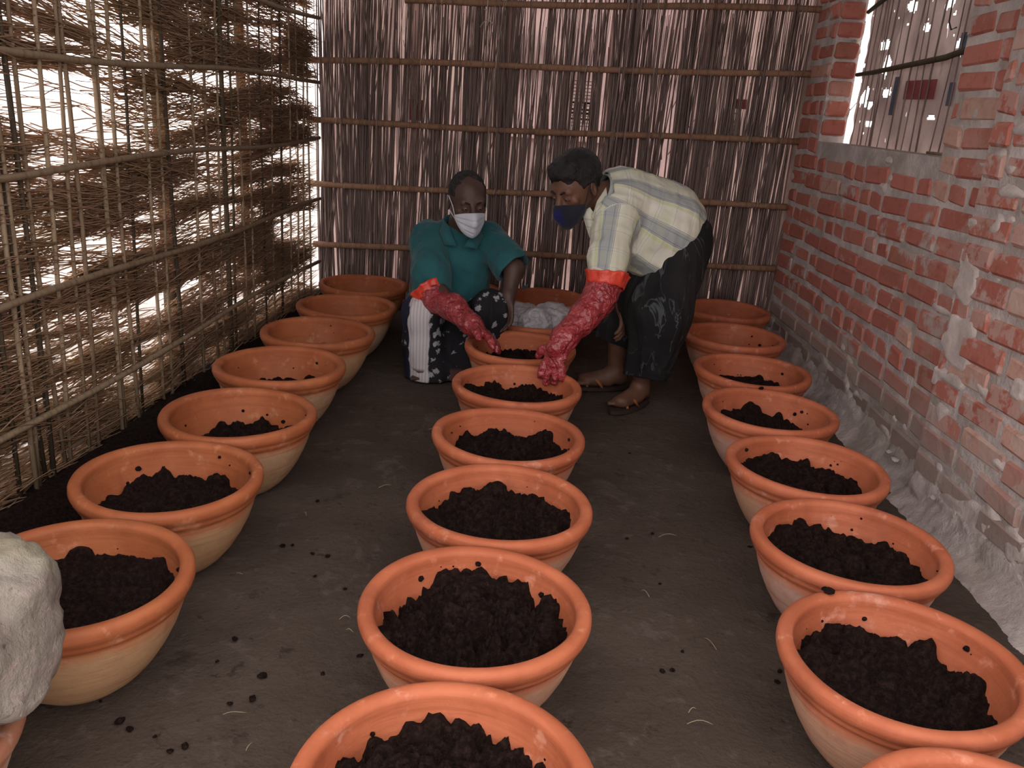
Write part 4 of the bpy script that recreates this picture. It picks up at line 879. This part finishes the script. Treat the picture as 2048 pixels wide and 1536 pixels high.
    s.disp(lambda P: .004 * (vn(P, 90, 1) - .5))
    kid('hair', s.mesh('hair'), root, GREYHAIR, 'very short dark greying hair')
    eyes(root, L, R, (.0, -.12), kk)
    for e in (-1, 1): kid('eyebrow', tubemesh('eyebrow', [L(e * .014, .094, .020), L(e * .030, .090, .026), L(e * .047, .076, .021)], [.003, .0042, .002], 6), root, HAIR)
    mo, V, nu, nv = mask(root, L, MASKW, 'white pleated surgical mask', 4); loops(mo, L, V, nu, nv, LOOP)
    # glove on the right arm
    s = SDF((-.72, 3.22, .17), (-.12, 3.74, .50), .0032); a = np.array(elR[:3]) + np.array([.014, -.03, -.058])
    s.chain([(*a, .058), (-.485, 3.535, .362, .050), (-.395, 3.447, .315, .039), (-.370, 3.425, .305, .033)], .03); s.cap(a + np.array([-.015, .015, .02]), a, .070, .060, .02)
    hand(s, (-.380, 3.434, .310), (.82, -.42, -.34), (.0, -.40, -.9), -1, .175, (.22, .22), .13, .0115, .006, .7, .019)
    s.disp(crumple(.0075)); s.cutlocal(np.array(a) + np.array([-.018, .022, .022]), (-.45, .55, .62), .14)
    g = kid('long_glove', relax(s.mesh('long_glove'), 1), root, GLOVE, 'crinkled shiny red plastic glove up to the elbow')
    ruffle(g, root, np.array(a) + np.array([-.022, .022, .022]), (-.42, .5, .68), .072)
def ruffle(g, root, c, n, rad, hgt=.045, fl=.020, seed=0):
    n = np.array(n, float); n /= np.linalg.norm(n); e1 = np.cross(n, (.3, .9, .1)); e1 /= np.linalg.norm(e1); e2 = np.cross(n, e1); V = []; K = 72
    for j in range(6):
        u = j / 5
        for k in range(K):
            a = 2 * math.pi * k / K; rr = rad + fl * u * u + (.003 * math.sin(7 * a + seed) + .002 * math.sin(17 * a + 1)) * u; V.append(np.array(c) + (e1 * math.cos(a) + e2 * math.sin(a)) * rr + n * (hgt * (u - .55) + .008 * math.sin(2 * a + 2) * u + .002 * math.sin(11 * a)))
    i = np.arange(6 * K).reshape(6, K); j = np.roll(i, -1, 1); o = link('cuff', pymesh('cuff', V, np.stack([i[:-1], j[:-1], j[1:], i[1:]], -1).reshape(-1, 4), True), g, CUFF); o.location = (0, 0, 0)
    md = o.modifiers.new('t', 'SOLIDIFY'); md.thickness = .004; return o
person_a()

# ================================================================== bending man in the plaid shirt
def person_b():
    root = empty('person', (.30, 3.55, 0)); tag(root, 'bending man in cream plaid shirt and dark mask reaching into a bowl', 'person')
    hc = np.array((-.012, 3.445, .905)); R = frame((-.60, -.66, -.46), (-.10, -.05, 1)); kk = 1.06
    shL = (.145, 3.40, .805, .058); elL = (.128, 3.265, .560, .043); wrL = (-.030, 3.085, .350, .028); shR = (.105, 3.66, .845, .056); elR = (.17, 3.69, .600, .042); wrR = (.235, 3.60, .40, .03)
    hipL = (.435, 3.57, .700, .10); hipR = (.405, 3.74, .695, .10); knL = (.372, 3.46, .400, .062); knR = (.235, 3.70, .405, .06); anL = (.340, 3.545, .085, .036); anR = (.238, 3.735, .085, .035)
    s = SDF((-.20, 2.96, -.01), (.58, 3.90, 1.06), .0046)
    s.cap((.19, 3.54, .83), (.41, 3.65, .735), .125, .125, .05); s.ell((.42, 3.655, .70), (.12, .15, .12), None, .05); s.cap((.15, 3.43, .82), (.12, 3.63, .85), .06, .06, .05)
    L = head(s, hc, R, kk, (.115, 3.51, .87))
    s.chain([shL, elL, wrL], .03); s.chain([shR, elR, wrR], .03); s.chain([hipL, knL, anL], .03); s.chain([hipR, knR, anR], .03)
    hand(s, wrR[:3], (.1, -.35, -.9), (-.6, .3, 0), 1, .16, (.3, .4), .08, .0082); hand(s, (-.020, 3.093, .362), (-.18, -.25, -.95), (.30, .85, -.2), -1, .155, (.10, .16), .20, .006, .006, 1.15, .010)
    for an, d, sg in ((anL, (-.60, -.80, 0), -1), (anR, (-.96, -.28, 0), 1)):
        d = np.array(d) / np.linalg.norm(d); a = np.array(an[:3]); sd = np.cross(d, (0, 0, 1.)); z = lambda q: np.array([0, 0, q])
        s.cap(a, a - d * .028 + z(-.036), .036, .030, .02); s.cap(a + z(-.02), a + d * .148 + z(-.040), .036, .024, .025); s.cap(a + d * .03 + z(-.045) + sd * .012, a + d * .148 + z(-.045) + sd * .016, .024, .018, .02); s.cap(a + d * .03 + z(-.045) - sd * .012, a + d * .136 + z(-.045) - sd * .018, .024, .018, .02)
        for q in range(5): b = a + d * (.152 - .006 * q) + sd * sg * (-.030 + .0145 * q) + z(-.050); s.cap(b - d * .02, b + d * (.030 - .003 * q), .0115 - .001 * q, .010 - .001 * q, .005)
    kid('body', relax(s.mesh('body'), 1), root, SKB)
    # shirt
    s = SDF((.0, 3.20, .48), (.60, 3.90, 1.02), .0048)
    s.cap((.185, 3.545, .835), (.375, 3.63, .775), .150, .150, .05); s.ell((.37, 3.59, .76), (.155, .165, .155), None, .05); s.cap((.16, 3.44, .825), (.115, 3.64, .86), .084, .080, .05); s.cap((.135, 3.52, .86), (.088, 3.49, .872), .080, .074, .04)
    s.cap((.26, 3.53, .70), (.345, 3.545, .645), .12, .11, .06)                              # loose front hanging down
    s.cap((.15, 3.415, .80), (.142, 3.325, .655), .086, .072, .04); s.cap((.142, 3.325, .655), (.128, 3.275, .575), .072, .062, .03)
    s.cap((.105, 3.65, .845), (.155, 3.70, .67), .078, .070, .03)
    s.disp(folds(.013, (.85, .3, -.35), 13, 6.0)); s.disp(folds(.007, (.0, -.3, -1), 22, 9.0)); s.shell(.010)
    s.cut((.425, 3.60, .690), (.80, .10, -.60)); s.cutlocal((.130, 3.282, .592), (-.12, -.45, -.9), .11); s.cutlocal((.155, 3.70, .68), (.2, .2, -1), .10); s.cutlocal((.092, 3.492, .872), (-.80, -.30, .18), .12)
    s.cap((.055, 3.42, .80), (.10, 3.40, .72), .05, .02, .01, True)
    me = relax(s.mesh('shirt'), 1); V = coords(me)
    put_attr(me, 'cl', limb_uv(V, [((.10, 3.50, .87), (.46, 3.66, .70), (0, 0, 1), .15, 1.0), ((.15, 3.415, .80), (.128, 3.275, .575), (1, 0, 0), .075, .58), ((.105, 3.65, .845), (.155, 3.70, .67), (1, 0, 0), .075, .5)]))
    PL = m_plaid(); sh = kid('shirt', me, root, PL, 'cream cotton shirt with grey-blue plaid bands')
    def flap(P, name, th=.006):
        bm = bmesh.new(); bm.faces.new([bm.verts.new(p) for p in P]); bmesh.ops.subdivide_edges(bm, edges=bm.edges[:], cuts=2, use_grid_fill=True); mm = bmmesh(name, bm, True); V_ = coords(mm); put_attr(mm, 'cl', np.stack([V_[:, 1] * .3 + .3, V_[:, 2] * .4, V_[:, 0]], -1)); o = link(name, mm, sh, PL); o.location = (0, 0, 0); md = o.modifiers.new('t', 'SOLIDIFY'); md.thickness = th; md.offset = 0
    flap([(.105, 3.415, .915), (.075, 3.395, .862), (.060, 3.375, .800), (.098, 3.365, .775), (.122, 3.385, .850)], 'collar_flap'); flap([(.050, 3.405, .835), (.020, 3.415, .812), (.060, 3.385, .720), (.092, 3.372, .735), (.082, 3.385, .800)], 'collar_flap')
    c0 = np.array((.098, 3.50, .885)); ax = np.array([-.80, -.30, .30]); ax /= np.linalg.norm(ax); e1 = np.cross(ax, (0, 0, 1.)); e1 /= np.linalg.norm(e1); e2 = np.cross(e1, ax); V2 = []
    for a in np.linspace(-.5, math.pi + .5, 18):
        p = c0 + e1 * .088 * math.cos(a) + e2 * .078 * math.sin(a); V2 += [p - ax * .02, p + ax * .018 - e2 * .012 * math.sin(a)]
    i = np.arange(len(V2)).reshape(-1, 2); mm = pymesh('collar_band', V2, np.stack([i[:-1, 0], i[1:, 0], i[1:, 1], i[:-1, 1]], -1), True); put_attr(mm, 'cl', np.array(V2) * .2); o = link('collar_band', mm, sh, PL); md = o.modifiers.new('t', 'SOLIDIFY'); md.thickness = .006
    # sleeve turn-up
    V2 = []; ax = np.array([-.12, -.45, -.9]); ax /= np.linalg.norm(ax); e1 = np.cross(ax, (1, 0, 0)); e1 /= np.linalg.norm(e1); e2 = np.cross(ax, e1); K = 40; c0 = np.array((.131, 3.285, .597))
    for j in range(4):
        for k in range(K): a = 2 * math.pi * k / K; V2.append(c0 + ax * (j / 3 * .036 - .012) + (e1 * math.cos(a) + e2 * math.sin(a)) * (.0655 + .002 * math.sin(3 * a) + .0015 * (j in (1, 2))))
    i = np.arange(4 * K).reshape(4, K); j = np.roll(i, -1, 1); mm = pymesh('sleeve_turn_up', V2, np.stack([i[:-1], j[:-1], j[1:], i[1:]], -1).reshape(-1, 4), True); o = link('sleeve_turn_up', mm, sh, m_cloth('cream_cotton', (.58, .56, .48), (.66, .64, .56))); md = o.modifiers.new('t', 'SOLIDIFY'); md.thickness = .004
    # lungi
    s = SDF((.02, 3.30, .05), (.60, 3.94, .86), .0048)
    s.ell((.425, 3.65, .70), (.135, .165, .135), None, .05); s.cap(hipL[:3], (.385, 3.475, .42), .118, .108, .06); s.cap((.385, 3.475, .42), (.350, 3.535, .10), .108, .088, .05)
    s.cap(hipR[:3], (.275, 3.70, .44), .112, .100, .06); s.cap((.275, 3.70, .44), (.205, 3.72, .20), .100, .080, .05); s.ell((.33, 3.60, .46), (.12, .13, .17), None, .06)
    s.disp(folds(.018, (-.12, -.05, 1), 14, 12.0)); s.shell(.011); s.cutlocal((.345, 3.535, .125), (-.1, -.25, -1), .15); s.cutlocal((.205, 3.72, .225), (-.25, -.1, -1), .125)
    s.cut((.40, 3.62, .80), (-.5, -.1, .9))
    lu = kid('lungi', relax(s.mesh('lungi'), 1), root, m_lungi_b(), 'dark charcoal lungi with pale wavy streaks')
    # hair
    s = SDF(hc - .16, hc + .17, .004); s.ell(L(0, -.022, .042), np.array([.087, .101, .092]) * kk, R, .01); s.ell(L(0, .035, .085), np.array([.062, .050, .038]) * kk, R, .03)
    s.cut(L(0, .074, .060), R @ np.array([0, .85, -.50])); s.cut(L(0, -.02, -.040), R @ np.array([0, .62, -1])); s.shell(.03)
    for e in (-1, 1): s.ell(L(e * .090, .010, -.018), np.array([.032, .026, .040]) * kk, R, .01, True); s.cap(L(e * .066, .052, .030), L(e * .070, .030, -.015), .020, .012, .012, True)
    s.disp(lambda P: .010 * (vn(P, 45, 1) - .5) + .005 * (vn(P, 110, 4) - .5))
    kid('hair', s.mesh('hair'), root, HAIR, 'thick short black hair')
    eyes(root, L, R, (.05, -.30), kk)
    for e in (-1, 1): kid('eyebrow', tubemesh('eyebrow', [L(e * .014, .094, .020), L(e * .030, .090, .027), L(e * .048, .075, .021)], [.003, .0048, .002], 6), root, HAIR)
    mo, V, nu, nv = mask(root, L, MASKD, 'dark cloth mask with a navy centre panel', 0, 1.30, -.012, -.124); loops(mo, L, V, nu, nv, MASKD)
    Vc = np.array(V).reshape(nu, nv, 3)[12:21, 3:17]; ctr = np.array(L(0, -.01, -.05)); Vc = Vc + (Vc - ctr) / np.linalg.norm(Vc - ctr, axis=-1, keepdims=True) * .0042; n_, m_ = Vc.shape[:2]; i = np.arange(n_ * m_).reshape(n_, m_)
    o = link('navy_panel', pymesh('navy_panel', Vc.reshape(-1, 3), np.stack([i[:-1, :-1], i[1:, :-1], i[1:, 1:], i[:-1, 1:]], -1).reshape(-1, 4), True), mo, NAVY)
    # long red glove on the left arm
    s = SDF((-.16, 2.90, .13), (.26, 3.42, .66), .0034)
    s.chain([(.134, 3.272, .572, .066), (.112, 3.238, .510, .057), (.060, 3.180, .446, .050), (-.004, 3.112, .380, .043), (-.028, 3.085, .350, .036)], .03)
    hand(s, (-.020, 3.093, .362), (-.18, -.25, -.95), (.30, .85, -.2), -1, .170, (.10, .16), .20, .0115, .006, 1.15, .019)
    s.disp(crumple(.0085)); s.cutlocal((.136, 3.276, .578), (.10, .40, .9), .14)
    g = kid('long_glove', relax(s.mesh('long_glove'), 1), root, GLOVE, 'crinkled shiny red plastic glove up to the elbow'); ruffle(g, root, (.136, 3.278, .580), (.10, .38, .92), .076, .05, .012, 2)
    # sandals
    for an, d in ((anL, (-.60, -.80, 0)), (anR, (-.96, -.28, 0))):
        d = np.array(d) / np.linalg.norm(d); sd = np.cross(d, (0, 0, 1.)); a = np.array([an[0], an[1], 0]) + d * .066; V2 = []; K = 40; sn = empty('sandal', tuple(a)); 
        for z in (.001, .017):
            for k in range(K):
                t_ = 2 * math.pi * k / K; ly = .142 * math.cos(t_); lx = .045 * math.sin(t_) * (1 + .18 * math.cos(t_)); V2.append(d * ly + sd * lx + np.array([0, 0, z]))
        bm = bmesh.new(); vs = [bm.verts.new(v) for v in V2]; bm.faces.new(vs[:K][::-1]); bm.faces.new(vs[K:])
        for k in range(K): bm.faces.new((vs[k], vs[(k + 1) % K], vs[K + (k + 1) % K], vs[K + k]))
        bmesh.ops.recalc_face_normals(bm, faces=bm.faces[:]); link('sole', bmmesh('sole', bm), sn, SANDAL)
        for q in (-1, 1):
            pts = [sd * q * .040 + d * .0 + np.array([0, 0, .015]), sd * q * .036 + d * .025 + np.array([0, 0, .045]), sd * q * .010 + d * .052 + np.array([0, 0, .062]), d * .066 - sd * q * .012 + np.array([0, 0, .052]), -sd * q * .036 + d * .072 + np.array([0, 0, .020])]
            link('strap', tubemesh('strap', pts, [.006, .0075, .008, .0075, .006], 7), sn, STRAP)
        tag(sn, 'brown strapped sandal on the forward foot of the bending man' if an is anL else 'brown strapped sandal on the rear foot of the bending man', 'sandal', 'sandals of the bending man')
person_b()
